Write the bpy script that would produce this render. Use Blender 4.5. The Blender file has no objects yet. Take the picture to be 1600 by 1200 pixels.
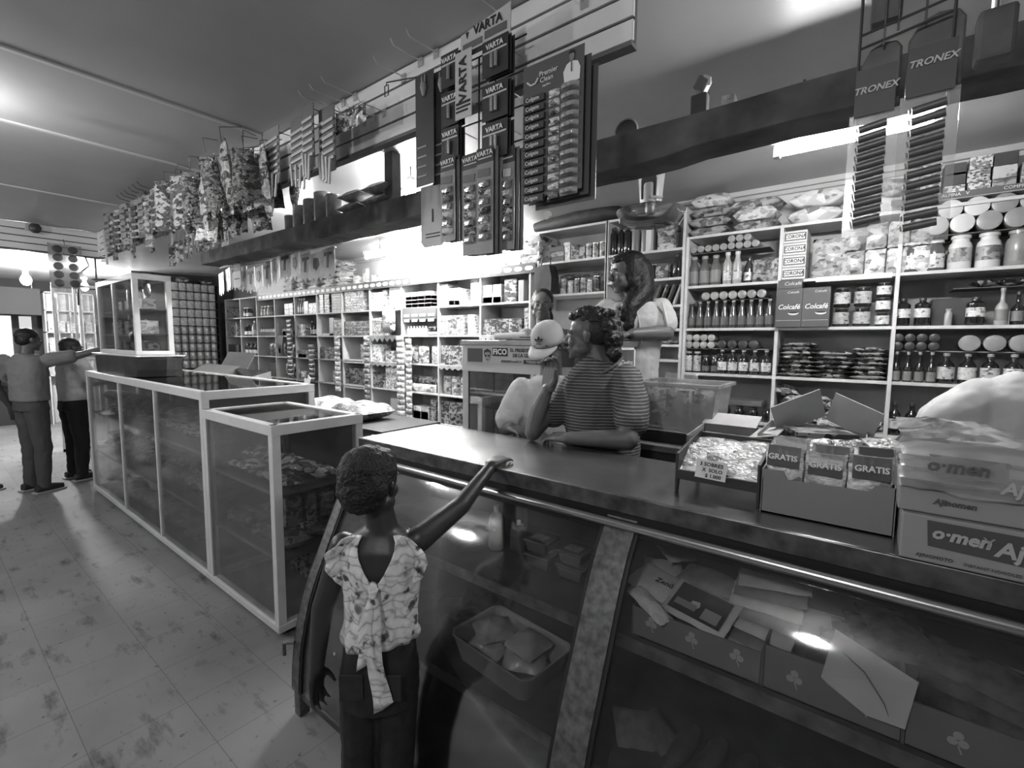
import bpy, bmesh, math, random
from mathutils import Vector, Matrix, Euler, Quaternion
from math import sin, cos, pi, radians as rad
random.seed(7)
C = bpy.context.scene
COL = C.collection
# ---------------- camera, light, exposure ----------------
cam = bpy.data.cameras.new('camera'); co = bpy.data.objects.new('camera', cam); COL.objects.link(co)
_az, _pi, _ro = rad(37.606), rad(-5.111), rad(.48)
_f = Vector((-sin(_az)*cos(_pi), cos(_az)*cos(_pi), sin(_pi))); _r = Vector((cos(_az), sin(_az), 0)); _u = _r.cross(_f)
_R = _r*cos(_ro)+_u*sin(_ro); _U = _u*cos(_ro)-_r*sin(_ro)
co.matrix_world = Matrix(((_R.x, _U.x, -_f.x, 0), (_R.y, _U.y, -_f.y, 0), (_R.z, _U.z, -_f.z, 1.6), (0, 0, 0, 1)))
cam.sensor_width = 36; cam.lens = 730.3/1600*36; cam.clip_start = .02; cam.clip_end = 60
C.camera = co
w = bpy.data.worlds.new('world'); C.world = w; w.use_nodes = True
w.node_tree.nodes['Background'].inputs[0].default_value = (.55, .55, .55, 1); w.node_tree.nodes['Background'].inputs[1].default_value = .05
vs = C.view_settings; vs.view_transform = 'Standard'; vs.look = 'None'; vs.gamma = 1; vs.use_curve_mapping = False
vs.exposure = 2.6
cy = C.cycles
cy.max_bounces = 7; cy.diffuse_bounces = 4; cy.glossy_bounces = 3; cy.transmission_bounces = 4; cy.transparent_max_bounces = 20
cy.use_denoising = True; cy.use_adaptive_sampling = False; cy.sample_clamp_indirect = 30; cy.use_light_tree = True; cy.caustics_reflective = False; cy.caustics_refractive = False

# ---------------- materials (the photograph is monochrome) ----------------
MC = {}
def _nt(name):
    m = bpy.data.materials.new(name); m.use_nodes = True; nt = m.node_tree
    return m, nt, nt.nodes['Principled BSDF']
def N(nt, t, **k):
    n = nt.nodes.new(t)
    for a, b in k.items():
        if a.startswith('i_'):
            key = a[2:].replace('_', ' ')
            n.inputs[key].default_value = b
        else: setattr(n, a, b)
    return n
def ramp(nt, src, stops, const=False):
    r = N(nt, 'ShaderNodeValToRGB'); e = r.color_ramp.elements
    if const: r.color_ramp.interpolation = 'CONSTANT'
    while len(e) < len(stops): e.new(.5)
    for k, (p, v) in enumerate(stops): e[k].position = p; e[k].color = (v, v, v, 1)
    nt.links.new(src, r.inputs[0]); return r
def vecin(nt, scale=1, rnd=False, src='Object', sc3=None):
    tc = N(nt, 'ShaderNodeTexCoord'); mp = N(nt, 'ShaderNodeMapping')
    s = sc3 or (scale,)*3; mp.inputs['Scale'].default_value = s
    nt.links.new(tc.outputs[src], mp.inputs[0])
    if rnd:
        oi = N(nt, 'ShaderNodeObjectInfo'); mu = N(nt, 'ShaderNodeMath', operation='MULTIPLY'); mu.inputs[1].default_value = 37
        nt.links.new(oi.outputs['Random'], mu.inputs[0]); nt.links.new(mu.outputs[0], mp.inputs['Location'])
    return mp.outputs[0]
def bump(nt, src, b, st, dist=.01):
    n = N(nt, 'ShaderNodeBump'); n.inputs['Strength'].default_value = st; n.inputs['Distance'].default_value = dist
    nt.links.new(src, n.inputs['Height']); nt.links.new(n.outputs[0], b.inputs['Normal'])
def M(name, v=.5, rough=.5, metal=0, var=0, scale=8, bmp=0, bscale=40, spec=.5, src='Object'):
    """plain surface of grey v, mottled by var"""
    if name in MC: return MC[name]
    m, nt, b = _nt(name)
    b.inputs['Roughness'].default_value = rough; b.inputs['Metallic'].default_value = metal
    b.inputs['Specular IOR Level'].default_value = spec
    b.inputs['Base Color'].default_value = (v, v, v, 1)
    if var:
        n = N(nt, 'ShaderNodeTexNoise'); n.inputs['Scale'].default_value = scale; n.inputs['Detail'].default_value = 5
        nt.links.new(vecin(nt, 1, src=src), n.inputs[0])
        r = ramp(nt, n.outputs[0], [(.3, max(0, v*(1-var))), (.7, min(1, v*(1+var)))]); nt.links.new(r.outputs[0], b.inputs['Base Color'])
    if bmp:
        n = N(nt, 'ShaderNodeTexNoise'); n.inputs['Scale'].default_value = bscale; n.inputs['Detail'].default_value = 3
        nt.links.new(vecin(nt, 1, src=src), n.inputs[0]); bump(nt, n.outputs[0], b, bmp)
    MC[name] = m; return m
def PACK(name, lo, mid, hi, scale=30, rough=.4, bmp=.0, rows=None, spec=.5):
    """busy printed packaging: cells of lo / mid / hi grey, each object its own"""
    if name in MC: return MC[name]
    m, nt, b = _nt(name)
    v = vecin(nt, 1, True, sc3=(1, 1, 1.6))
    vo = N(nt, 'ShaderNodeTexVoronoi'); vo.inputs['Scale'].default_value = scale; nt.links.new(v, vo.inputs['Vector'])
    no = N(nt, 'ShaderNodeTexNoise'); no.inputs['Scale'].default_value = scale*1.7; no.inputs['Detail'].default_value = 3; nt.links.new(v, no.inputs[0])
    sp = N(nt, 'ShaderNodeSeparateColor'); nt.links.new(vo.outputs['Color'], sp.inputs[0])
    mx = N(nt, 'ShaderNodeMath', operation='MULTIPLY_ADD'); nt.links.new(no.outputs[0], mx.inputs[0]); mx.inputs[1].default_value = .7
    nt.links.new(sp.outputs[0], mx.inputs[2])
    r = ramp(nt, mx.outputs[0], [(0, lo), (.42, lo), (.5, mid), (.8, mid), (.88, hi), (1, hi)])
    oi = N(nt, 'ShaderNodeObjectInfo'); rr = ramp(nt, oi.outputs['Random'], [(0, .6), (1, 1.15)])
    mm = N(nt, 'ShaderNodeMix', data_type='RGBA', blend_type='MULTIPLY'); mm.inputs[0].default_value = 1
    nt.links.new(r.outputs[0], mm.inputs[6]); nt.links.new(rr.outputs[0], mm.inputs[7]); nt.links.new(mm.outputs[2], b.inputs['Base Color'])
    b.inputs['Roughness'].default_value = rough; b.inputs['Specular IOR Level'].default_value = spec
    if bmp:
        n = N(nt, 'ShaderNodeTexNoise'); n.inputs['Scale'].default_value = 55; n.inputs['Detail'].default_value = 2; nt.links.new(v, n.inputs[0]); bump(nt, n.outputs[0], b, bmp, .02)
    MC[name] = m; return m
def GLASS(name, dirt=.05, v=.5, gl=.6, rough=.03, tint=1.0):
    """thin pane: clear, glossy at grazing angles, a film of dirt"""
    if name in MC: return MC[name]
    m, nt, b = _nt(name); nt.nodes.remove(b); out = nt.nodes['Material Output']
    tr = N(nt, 'ShaderNodeBsdfTransparent'); tr.inputs[0].default_value = (tint, tint, tint, 1)
    g = N(nt, 'ShaderNodeBsdfGlossy'); g.inputs['Roughness'].default_value = rough; g.inputs[0].default_value = (.9, .9, .9, 1)
    d = N(nt, 'ShaderNodeBsdfDiffuse'); d.inputs[0].default_value = (v, v, v, 1)
    fr = N(nt, 'ShaderNodeFresnel'); fr.inputs[0].default_value = 1.5
    mu = N(nt, 'ShaderNodeMath', operation='MULTIPLY'); mu.inputs[1].default_value = gl; nt.links.new(fr.outputs[0], mu.inputs[0])
    no = N(nt, 'ShaderNodeTexNoise'); no.inputs['Scale'].default_value = 5; no.inputs['Detail'].default_value = 6; nt.links.new(vecin(nt), no.inputs[0])
    r = ramp(nt, no.outputs[0], [(.3, dirt*.4), (.75, dirt*1.5)])
    m1 = N(nt, 'ShaderNodeMixShader'); nt.links.new(r.outputs[0], m1.inputs[0]); nt.links.new(tr.outputs[0], m1.inputs[1]); nt.links.new(d.outputs[0], m1.inputs[2])
    m2 = N(nt, 'ShaderNodeMixShader'); nt.links.new(mu.outputs[0], m2.inputs[0]); nt.links.new(m1.outputs[0], m2.inputs[1]); nt.links.new(g.outputs[0], m2.inputs[2])
    nt.links.new(m2.outputs[0], out.inputs[0]); MC[name] = m; return m
def EMIT(name, s):
    m, nt, b = _nt(name); nt.nodes.remove(b); e = N(nt, 'ShaderNodeEmission'); e.inputs[1].default_value = s; e.inputs[0].default_value = (1, 1, 1, 1)
    nt.links.new(e.outputs[0], nt.nodes['Material Output'].inputs[0]); MC[name] = m; return m
def STRIPES(name, a, b_, period, axis='Z', duty=.5, rough=.8, dist=0, src='Object'):
    m, nt, b = _nt(name); wv = N(nt, 'ShaderNodeTexWave', wave_type='BANDS', bands_direction=axis)
    wv.inputs['Scale'].default_value = .314159/period; wv.inputs['Distortion'].default_value = dist
    nt.links.new(vecin(nt, 1, src=src), wv.inputs[0]); r = ramp(nt, wv.outputs['Fac'], [(0, a), (duty, a), (min(.999, duty+.12), b_), (1, b_)])
    nt.links.new(r.outputs[0], b.inputs['Base Color']); b.inputs['Roughness'].default_value = rough; MC[name] = m; return m

# ---------------- mesh helpers ----------------
class G:
    def __init__(s): s.v = []; s.f = []; s.m = []; s.k = 0
    def add(s, vs, fs):
        o = len(s.v); s.v += [tuple(x) for x in vs]; s.f += [tuple(i+o for i in f) for f in fs]; s.m += [s.k]*len(fs); return s
    def mat(s, k): s.k = k; return s
    def box(s, x0, x1, y0, y1, z0, z1):
        return s.add([(x0,y0,z0),(x1,y0,z0),(x1,y1,z0),(x0,y1,z0),(x0,y0,z1),(x1,y0,z1),(x1,y1,z1),(x0,y1,z1)],
                     [(0,3,2,1),(4,5,6,7),(0,1,5,4),(1,2,6,5),(2,3,7,6),(3,0,4,7)])
    def obox(s, c, sx, sy, sz, rot=(0,0,0)):
        R = Euler(rot).to_matrix(); c = Vector(c); vs = []
        for z in (-1,1):
            for (x,y) in ((-1,-1),(1,-1),(1,1),(-1,1)): vs.append(c+R@Vector((x*sx/2,y*sy/2,z*sz/2)))
        return s.add(vs, [(0,3,2,1),(4,5,6,7),(0,1,5,4),(1,2,6,5),(2,3,7,6),(3,0,4,7)])
    def lathe(s, prof, seg=16, c=(0,0,0), axis='z', sq=1):
        """prof: (radius, height) from bottom to top, closed at both ends"""
        vs = []; n = len(prof)
        for r, h in prof:
            for i in range(seg):
                a = 2*pi*i/seg; x, y = r*cos(a), r*sin(a)*sq
                p = {'z': (x,y,h), 'y': (x,h,y), 'x': (h,x,y)}[axis]; vs.append((p[0]+c[0], p[1]+c[1], p[2]+c[2]))
        fs = [(j*seg+i, j*seg+(i+1)%seg, (j+1)*seg+(i+1)%seg, (j+1)*seg+i) for j in range(n-1) for i in range(seg)]
        fs += [tuple(range(seg-1,-1,-1)), tuple((n-1)*seg+i for i in range(seg))]
        return s.add(vs, fs)
    def cyl(s, c, r, h, seg=16, axis='z'): return s.lathe([(r,0),(r,h)], seg, c, axis)
    def loft(s, rings, cap=True):
        n = len(rings[0]); vs = [p for r in rings for p in r]
        fs = [(j*n+i, j*n+(i+1)%n, (j+1)*n+(i+1)%n, (j+1)*n+i) for j in range(len(rings)-1) for i in range(n)]
        if cap: fs += [tuple(range(n-1,-1,-1)), tuple((len(rings)-1)*n+i for i in range(n))]
        return s.add(vs, fs)
    def tube(s, pts, rads, seg=8, flat=1, cap=True):
        pts = [Vector(p) for p in pts]
        if not hasattr(rads, '__len__'): rads = [rads]*len(pts)
        rings = []; up = None
        for i, p in enumerate(pts):
            t = (pts[min(i+1,len(pts)-1)]-pts[max(i-1,0)]).normalized()
            if up is None: up = Vector((0,0,1)) if abs(t.z) < .9 else Vector((1,0,0))
            a = t.cross(up).normalized(); b = a.cross(t).normalized(); up = b
            rings.append([p+a*rads[i]*cos(2*pi*k/seg)+b*rads[i]*flat*sin(2*pi*k/seg) for k in range(seg)])
        return s.loft(rings, cap)
    def prism(s, poly, y0, y1, plane='xz'):
        """poly: 2D outline; extruded along the third axis"""
        def P(a, b, t): return (a,t,b) if plane == 'xz' else ((t,a,b) if plane == 'yz' else (a,b,t))
        n = len(poly); return s.add([P(a,b,y0) for a,b in poly]+[P(a,b,y1) for a,b in poly],
            [tuple(range(n)), tuple(range(2*n-1,n-1,-1))]+[(i,i+n,(i+1)%n+n,(i+1)%n) for i in range(n)])
    def build(s, name, mats, parent=None, bev=0, smooth=False, loc=None, rot=None, sub=0, col=True):
        me = bpy.data.meshes.new(name); me.from_pydata(s.v, [], s.f)
        if not isinstance(mats, (list, tuple)): mats = [mats]
        for m in mats: me.materials.append(m)
        me.polygons.foreach_set('material_index', s.m)
        bm = bmesh.new(); bm.from_mesh(me); bmesh.ops.recalc_face_normals(bm, faces=bm.faces); bm.to_mesh(me); bm.free()
        if smooth: me.polygons.foreach_set('use_smooth', [True]*len(me.polygons)); 
        me.update(); o = bpy.data.objects.new(name, me); COL.objects.link(o)
        if parent: o.parent = parent
        if loc: o.location = loc
        if rot: o.rotation_euler = rot
        if bev:
            b = o.modifiers.new('bevel', 'BEVEL'); b.width = bev; b.segments = 2; b.limit_method = 'ANGLE'; b.angle_limit = rad(40)
        if sub:
            b = o.modifiers.new('sub', 'SUBSURF'); b.levels = b.render_levels = sub
        if smooth and not sub:
            try: me.shade_auto_smooth = True
            except Exception: pass
            e = o.modifiers.new('edge', 'EDGE_SPLIT'); e.split_angle = rad(50)
        return o
def tag(o, label, cat, group=None, kind=None):
    if label: o['label'] = label
    if cat: o['category'] = cat
    if group: o['group'] = group
    if kind: o['kind'] = kind
    return o
def T(name, label, cat, loc=(0,0,0), rz=0, group=None, rot=None):
    o = bpy.data.objects.new(name, None); COL.objects.link(o); o.location = loc; o.rotation_euler = rot or (0,0,rz); o.empty_display_size = .05
    return tag(o, label, cat, group)
def ST(name, g, m, **k):
    o = g.build(name, m, **k); o['kind'] = 'structure'; return o
def dup(o, loc, rz=None, label=None, rot=None, scale=None, group=None):
    def cp(a, par):
        b = a.copy(); COL.objects.link(b)
        if par: b.parent = par
        for ch in a.children: cp(ch, b)
        return b
    c = cp(o, None); c.location = loc
    if rot: c.rotation_euler = rot
    elif rz is not None: c.rotation_euler = (0,0,rz)
    if scale: c.scale = scale if hasattr(scale, '__len__') else (scale,)*3
    if label: c['label'] = label
    if group: c['group'] = group
    return c
def drop(o):
    for ch in list(o.children): drop(ch)
    bpy.data.objects.remove(o)
def TXT(s, size, loc, m, parent=None, rot=(pi/2,0,0), ext=.0006, name='lettering', wx=1, shear=0, align='CENTER', off=0):
    cu = bpy.data.curves.new('t', 'FONT'); cu.body = s; cu.size = size; cu.extrude = ext; cu.align_x = align; cu.align_y = 'CENTER'; cu.shear = shear; cu.offset = off
    cu.resolution_u = 2
    t = bpy.data.objects.new('t', cu); COL.objects.link(t); bpy.context.view_layer.update()
    me = bpy.data.meshes.new_from_object(t.evaluated_get(bpy.context.evaluated_depsgraph_get())); bpy.data.objects.remove(t)
    me.materials.clear(); me.materials.append(m); o = bpy.data.objects.new(name, me); COL.objects.link(o)
    o.location = loc; o.rotation_euler = rot; o.scale = (wx,1,1)
    if parent: o.parent = parent
    return o
_ord = ['', 'first', 'second', 'third', 'fourth', 'fifth', 'sixth', 'seventh', 'eighth', 'ninth', 'tenth', 'eleventh', 'twelfth', 'thirteenth', 'fourteenth', 'fifteenth', 'sixteenth', 'seventeenth', 'eighteenth']
def od(n): return _ord[n] if n < len(_ord) else str(n)+'th'
# ---------------- materials used ----------------
white = M('white_paint', .62, .45, var=.06, scale=3)
offw = M('off_white_board', .5, .5, var=.1, scale=4)
ivory = M('aluminium_frame', .62, .35, var=.06, scale=12)
steel = M('brushed_steel', .38, .32, 1, var=.25, scale=14, bmp=.05, bscale=30)
dsteel = M('galvanised_strip', .14, .5, .6, var=.4, scale=45)
rail = M('polished_rail', .6, .22, 1)
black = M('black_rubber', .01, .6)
dark = M('dark_inner', .03, .5)
wood = M('dark_beam_wood', .09, .75, var=.6, scale=6, bmp=.35, bscale=14)
grey = M('mid_grey_plastic', .25, .5)
card = M('cardboard', .26, .85, var=.15, scale=9)
cardl = M('pale_cardboard', .38, .85, var=.1, scale=9)
cardd = M('dark_cardboard', .12, .8, var=.2, scale=9)
ink = M('black_ink', .015, .6)
wink = M('white_ink', .75, .5)
paper = M('white_paper', .7, .8)
wire = M('dark_wire', .08, .4, .6)
lwire = M('pale_wire', .55, .35, .5)
clear = GLASS('clear_pane', .05, .4)
dusty = GLASS('dusty_pane', .16, .20, gl=.5, rough=.12)
film = GLASS('plastic_film', .22, .75, gl=.9, rough=.12)
p_dark = PACK('dark_print', .02, .06, .28)
p_mid = PACK('mid_print', .06, .2, .5)
p_light = PACK('pale_print', .2, .5, .8)
p_fine = PACK('fine_print', .06, .22, .65, scale=75)
p_shiny = PACK('foil_print', .05, .22, .75, scale=28, rough=.16, bmp=.9, spec=.9)
p_dshiny = PACK('dark_foil_print', .015, .06, .4, scale=30, rough=.14, bmp=.9, spec=.9)
p_lshiny = PACK('pale_foil_print', .35, .6, .85, scale=26, rough=.15, bmp=.8, spec=.9)
p_label = PACK('label_print', .15, .6, .75, scale=60)
bglass = M('dark_bottle_glass', .02, .08, spec=.8)
mglass = M('sauce_bottle_glass', .06, .12, spec=.8)
lglass = M('pale_bottle_plastic', .4, .25)
capw = M('white_cap', .6, .4); capd = M('dark_cap', .05, .4); capg = M('grey_cap', .3, .3)

# floor: square tiles with worn dark stains
def floor_mat():
    m, nt, b = _nt('worn_floor_tiles')
    v = vecin(nt, 1)
    br = N(nt, 'ShaderNodeTexBrick'); nt.links.new(v, br.inputs[0]); br.offset = 0; br.squash = 1
    br.inputs['Scale'].default_value = 1; br.inputs['Brick Width'].default_value = .33; br.inputs['Row Height'].default_value = .33; br.inputs['Mortar Size'].default_value = .0022; br.inputs['Mortar Smooth'].default_value = .6
    br.inputs['Color1'].default_value = (.27,)*3+(1,); br.inputs['Color2'].default_value = (.245,)*3+(1,); br.inputs['Mortar'].default_value = (.15,)*3+(1,)
    n1 = N(nt, 'ShaderNodeTexNoise'); n1.inputs['Scale'].default_value = 5.5; n1.inputs['Detail'].default_value = 9; n1.inputs['Roughness'].default_value = .62
    mp = vecin(nt, 1, sc3=(.7, 2.2, 1)); nt.links.new(mp, n1.inputs[0])
    r1 = ramp(nt, n1.outputs[0], [(0, 1), (.55, 1), (.66, .55), (.74, .12), (1, .08)])
    n2 = N(nt, 'ShaderNodeTexNoise'); n2.inputs['Scale'].default_value = 1.6; n2.inputs['Detail'].default_value = 4; nt.links.new(v, n2.inputs[0])
    r2 = ramp(nt, n2.outputs[0], [(.3, .72), (.7, 1.05)])
    n3 = N(nt, 'ShaderNodeTexNoise'); n3.inputs['Scale'].default_value = 28; n3.inputs['Detail'].default_value = 4; nt.links.new(v, n3.inputs[0])
    r3 = ramp(nt, n3.outputs[0], [(.66, 1), (.75, .3)])
    a = br.outputs[0]
    for q in (r1, r2, r3):
        x = N(nt, 'ShaderNodeMix', data_type='RGBA', blend_type='MULTIPLY'); x.inputs[0].default_value = 1
        nt.links.new(a, x.inputs[6]); nt.links.new(q.outputs[0], x.inputs[7]); a = x.outputs[2]
    nt.links.new(a, b.inputs['Base Color']); b.inputs['Roughness'].default_value = .6; b.inputs['Specular IOR Level'].default_value = .3
    return m
ST('floor', G().box(-16, 2.2, -2.6, 4.0, -.1, 0), floor_mat())
ceil_m = M('ceiling_enamel', .40, .36, var=.12, scale=1.6, spec=.3)
ST('ceiling', G().box(-16, 2.2, -2.6, 4.0, 2.67, 2.77), ceil_m)
ST('wall_back', G().box(-16, 2.2, 3.72, 3.9, 0, 2.67), white)
ST('wall_right', G().box(2.0, 2.2, -2.6, 3.9, 0, 2.67), offw)
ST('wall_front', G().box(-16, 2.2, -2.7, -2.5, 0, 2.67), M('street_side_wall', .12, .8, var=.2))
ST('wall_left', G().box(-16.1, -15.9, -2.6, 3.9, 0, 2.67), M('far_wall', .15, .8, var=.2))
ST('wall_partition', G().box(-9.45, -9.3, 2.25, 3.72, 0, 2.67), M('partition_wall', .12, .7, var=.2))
ST('trim_0', G().box(-9.3, 2.0, 3.69, 3.718, 2.61, 2.669).box(-9.3, 2.0, 3.66, 3.69, 2.635, 2.669), offw)
for i, x in enumerate((-2.607, -3.46, -4.88, -6.3-.7)):
    ST('trim_%d' % (i+1), G().box(x-.012, x+.012, -2.5, 1.235, 2.662, 2.6705), M('ceiling_batten', .55, .4))
ST('floor_staff', G().box(-6.3, 1.9, 1.95, 3.7, 0.0, .4), M('staff_platform', .1, .8))

# slatted hanging panels (one long along the counter, one across the aisle)
def slat_panel(name, label, x0, x1, loc, rz, nslat=4, h=.25):
    t = T(name, label, 'display panel', loc, rz)
    L = x1-x0; s = h/nslat
    G().box(x0, x1, .006, .02, -h, 0).build('backing', M('slat_groove', .06, .7), t)
    g = G()
    for k in range(nslat):
        g.box(x0, x1, -.006, .006, -h+k*s+.005, -h+(k+1)*s-.004)
    g.build('slat_boards', M('white_slats', .78, .4, var=.08, scale=3), t, bev=.002)
    G().box(x0, x1, -.012, .024, -h-.012, -h).build('bottom_lip', M('slat_lip', .12, .6), t)
    return t
slat_panel('slat_panel', 'long white slatted panel hanging from the ceiling above the counters', -6.28, -.57, (0, 1.27, 2.669), 0)
slat_panel('slat_panel', 'white slatted panel across the aisle with a camera on it', -3.6, 1.27, (-6.3, 0, 2.669), pi/2)

# security camera on the cross panel
t = T('security_camera', 'small dark dome camera on the cross slat panel', 'camera', (-6.26, .79, 2.62))
G().box(0, .03, -.04, .04, -.03, .03).build('bracket', offw, t)
G().lathe([(.02,-.05),(.042,-.03),(.045,0),(.03,.03)], 16, (.06,.02,0)).build('lens_dome', capd, t, smooth=True)

# beam with a gap above it
def beam():
    g = G(); rings = []
    n = 60
    for i in range(n+1):
        x = -4.9+(5.7)*i/n
        bot = 2.262+.0025*sin(i*1.7)+.018*min(1, max(0, (x+.62)/.12)); top = 2.386+.0015*sin(i*.9+1)
        if x < -3.0: bot += .015
        rings.append([(x,1.70,bot),(x,1.699+.002*sin(i*2.1),(bot+top)/2),(x,1.70,top),(x,1.86,top),(x,1.86,bot)])
    g.loft(rings); return g
t = beam().build('ceiling_beam', wood, bev=.004); tag(t, 'rough dark timber beam running below the ceiling above the staff side', 'beam')
for i, x in enumerate((-4.6, -2.25, .72)):
    o = G().box(-.035, .035, -.03, .03, 0, .284).build('beam_hanger', wood, loc=(x, 1.78, 2.385)); tag(o, ['timber hanger post holding the far left end of the beam', 'timber hanger post above the middle of the beam', 'timber hanger post at the right end of the beam'][i], 'post')

# ---------------- lights (bare bulbs and tubes) ----------------
def bulb(label, loc, s, r=.035, up=True):
    t = T('light_bulb', label, 'lamp', loc)
    G().lathe([(.004,-r*1.15),(r*.5,-r*1.02),(r*.87,-r*.55),(r,0),(r*.9,r*.5),(r*.6,r*1.05),(r*.42,r*1.5)], 20).build('bulb', EMIT('glow_%d' % int(s), s), t, smooth=True)
    G().lathe([(r*.5,r*1.4),(r*.5,r*2.4),(r*.8,r*2.5),(r*.8,r*3.1)], 14).build('socket', capw, t)
    if up: G().cyl((0,0,r*3.1), .004, max(.01, 2.67-loc[2]-r*3.1), 6).build('cord', wire, t)
    return t
def tube_light(label, x0, x1, y, z, s, bw=.025):
    t = T('tube_light', label, 'lamp', ((x0+x1)/2, y, z)); L = (x1-x0)
    G().cyl((-L/2,0,0), .014, L, 12, 'x').build('tube', EMIT('tube_glow_%d' % int(s), s), t)
    G().box(-L/2-.03, L/2+.03, -bw, bw, .03, .06).build('batten', white, t)
    for sx in (-1,1): G().box(sx*(L/2+.012)-.012, sx*(L/2+.012)+.012, -.018, .018, -.018, .032).build('tube_holder', capw, t)
    for sx in (-1,1): G().cyl((sx*L*.35,0,.06), .004, 2.67-z-.06, 6).build('hanger_cord', wire, t)
    return t
bulb('bare bulb behind the hanging battery cards at left', (-2.33, 1.98, 2.50), 60)
bulb('bare bulb far back above the beam shelf behind hanging bags', (-3.75, 2.05, 2.53), 45)
tube_light('fluorescent tube hanging above the top of the left shelving', -4.4, -2.85, 3.12, 2.50, 90)
tube_light('fluorescent tube behind the beam and the hanging battery strips', -.36, .12, 2.30, 2.40, 60, .06)  # batten widened into a reflector to keep light off the ceiling
bulb('added unseen fill bulb behind the viewer at left', (-3.4, -1.3, 2.2), 46, .07)  # unseen fill, added to brighten the slat panel and hanging goods
bulb('added unseen fill bulb over the aisle far behind the viewer', (-6.0, -1.2, 2.2), 42, .07)  # another added fill out of view, lifts the front ceiling
bulb('bare bulb on the front ceiling near the left edge', (-3.2, .08, 2.52), 60)
bulb('bare bulb over the aisle beyond the cross panel', (-9.6, 1.12, 2.42), 260, .06)
bulb('bare bulb over the far room beside the glass cabinet', (-9.8, 1.78, 2.40), 220, .05)
bulb('bare bulb on the ceiling above the customers behind the viewer', (-.2, -1.0, 2.38), 6, .045)
ld = bpy.data.lights.new('bulb_light', 'POINT'); ld.energy = 12; ld.shadow_soft_size = .075; lo_ = bpy.data.objects.new('bulb_light', ld); COL.objects.link(lo_)
lo_.parent = [o for o in COL.objects if o.get('label') == 'bare bulb on the ceiling above the customers behind the viewer'][0]
# ---------------- refrigerated counter with slanted curved glass ----------------
PROF = [(1.292,1.075),(1.262,1.035),(1.222,.985),(1.18,.915),(1.14,.835),(1.10,.75),(1.06,.665),(1.022,.585),(.99,.50),(.965,.41),(.945,.31),(.934,.2),(.93,.115)]
def band(g, x0, x1, off, th, prof=PROF):
    n = len(prof); ring = []
    outs = []; ins = []
    for i, (y, z) in enumerate(prof):
        a = prof[max(i-1,0)]; b = prof[min(i+1,n-1)]; ty, tz = b[0]-a[0], b[1]-a[1]; l = math.hypot(ty,tz); ny, nz = tz/l, -ty/l
        if ny > 0: ny, nz = -ny, -nz
        outs.append((y+ny*(off+th), z+nz*(off+th))); ins.append((y+ny*off, z+nz*off))
    vs = []
    for x in (x0, x1):
        vs += [(x,y,z) for y,z in outs]+[(x,y,z) for y,z in ins]
    k = 2*n; fs = []
    for i in range(n-1):
        fs += [(i,i+1,k+i+1,k+i), (n+i+1,n+i,k+n+i,k+n+i+1), (i,n+i,n+i+1,i+1), (k+i,k+i+1,k+n+i+1,k+n+i)]
    fs += [(0,k,k+n,n), (n-1,2*n-1,k+2*n-1,k+n-1)]
    return g.add(vs, fs)
XL, XR, XM = -1.88, 1.55, -.565
t = T('display_counter', 'refrigerated steel counter with slanted curved glass front and steel strips', 'counter', (0,0,0))
topm = M('counter_top_steel', .36, .26, .9, var=.3, scale=5, bmp=.04, bscale=12)
G().box(XL, XR, 1.275, 1.76, 1.108, 1.15).build('counter_top', topm, t, bev=.004)
G().box(XL, XR, 1.268, 1.276, 1.098, 1.150).build('front_lip', M('lip_steel', .15, .4, .9, var=.5, scale=18), t, bev=.002)
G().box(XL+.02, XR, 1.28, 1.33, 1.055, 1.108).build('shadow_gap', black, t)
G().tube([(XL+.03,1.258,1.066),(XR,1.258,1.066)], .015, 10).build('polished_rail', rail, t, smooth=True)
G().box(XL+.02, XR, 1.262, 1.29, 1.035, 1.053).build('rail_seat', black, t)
for i, (a, b) in enumerate(((XL+.05, XM-.058), (XM+.058, .79), (.9, XR-.04))):
    band(G(), a, b, -.003, .005).build('front_glass', GLASS('counter_glass', .022, .3, gl=.8, rough=.06), t, smooth=True)
for i, (a, b) in enumerate(((XL, XL+.05), (XM-.047, XM+.047), (.795, .885))):
    s = band(G(), a, b, -.002, .014).build('steel_strip', dsteel, t, smooth=True)
    band(band(G(), b, b+.012, -.004, .012), a-.012, a, -.004, .012).build('rubber_seal', black, s)
end = [(y,z) for y,z in PROF]+[(1.0,.115),(1.74,.115),(1.74,1.1),(1.3,1.1)]
G().prism(end, XL, XL+.012, 'yz').build('end_panel', M('end_panel_steel', .035, .45, .5, var=.4), t)
G().box(XL+.02, XR, 1.70, 1.745, .1, 1.1).build('back_panel', M('fridge_back', .035, .5), t)
G().box(XL+.01, XR, .935, 1.745, .075, .115).build('base_tray', M('fridge_base', .09, .5, .6, var=.5, scale=12), t, bev=.004)
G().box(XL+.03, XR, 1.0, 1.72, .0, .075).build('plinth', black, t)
G().box(XL, XL+.045, .925, .97, 0, .115).build('foot', dsteel, t, bev=.004)
shelfm = M('fridge_shelf', .07, .35, .3, var=.3)
lipm = M('shelf_lip', .24, .4, .8, var=.35, scale=20)
for z, y in ((.765,1.2),(.425,1.10)):
    s = G().box(XL+.03, XR, y, 1.70, z-.012, z).build('shelf', shelfm, t)
    G().box(XL+.03, XR, y-.006, y, z-.03, z+.006).build('shelf_lip', lipm, s)
for x in (XM, .84, -1.2): G().box(x-.012, x+.012, 1.67, 1.70, .12, 1.08).build('shelf_upright', M('upright', .1, .5, .5), t)
G().tube([(XL+.02, .925, .33),(XL-.02, .90, .325),(XL-.02,.90,.27)], .008, 6).build('hinge_pin', dsteel, t)

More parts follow.
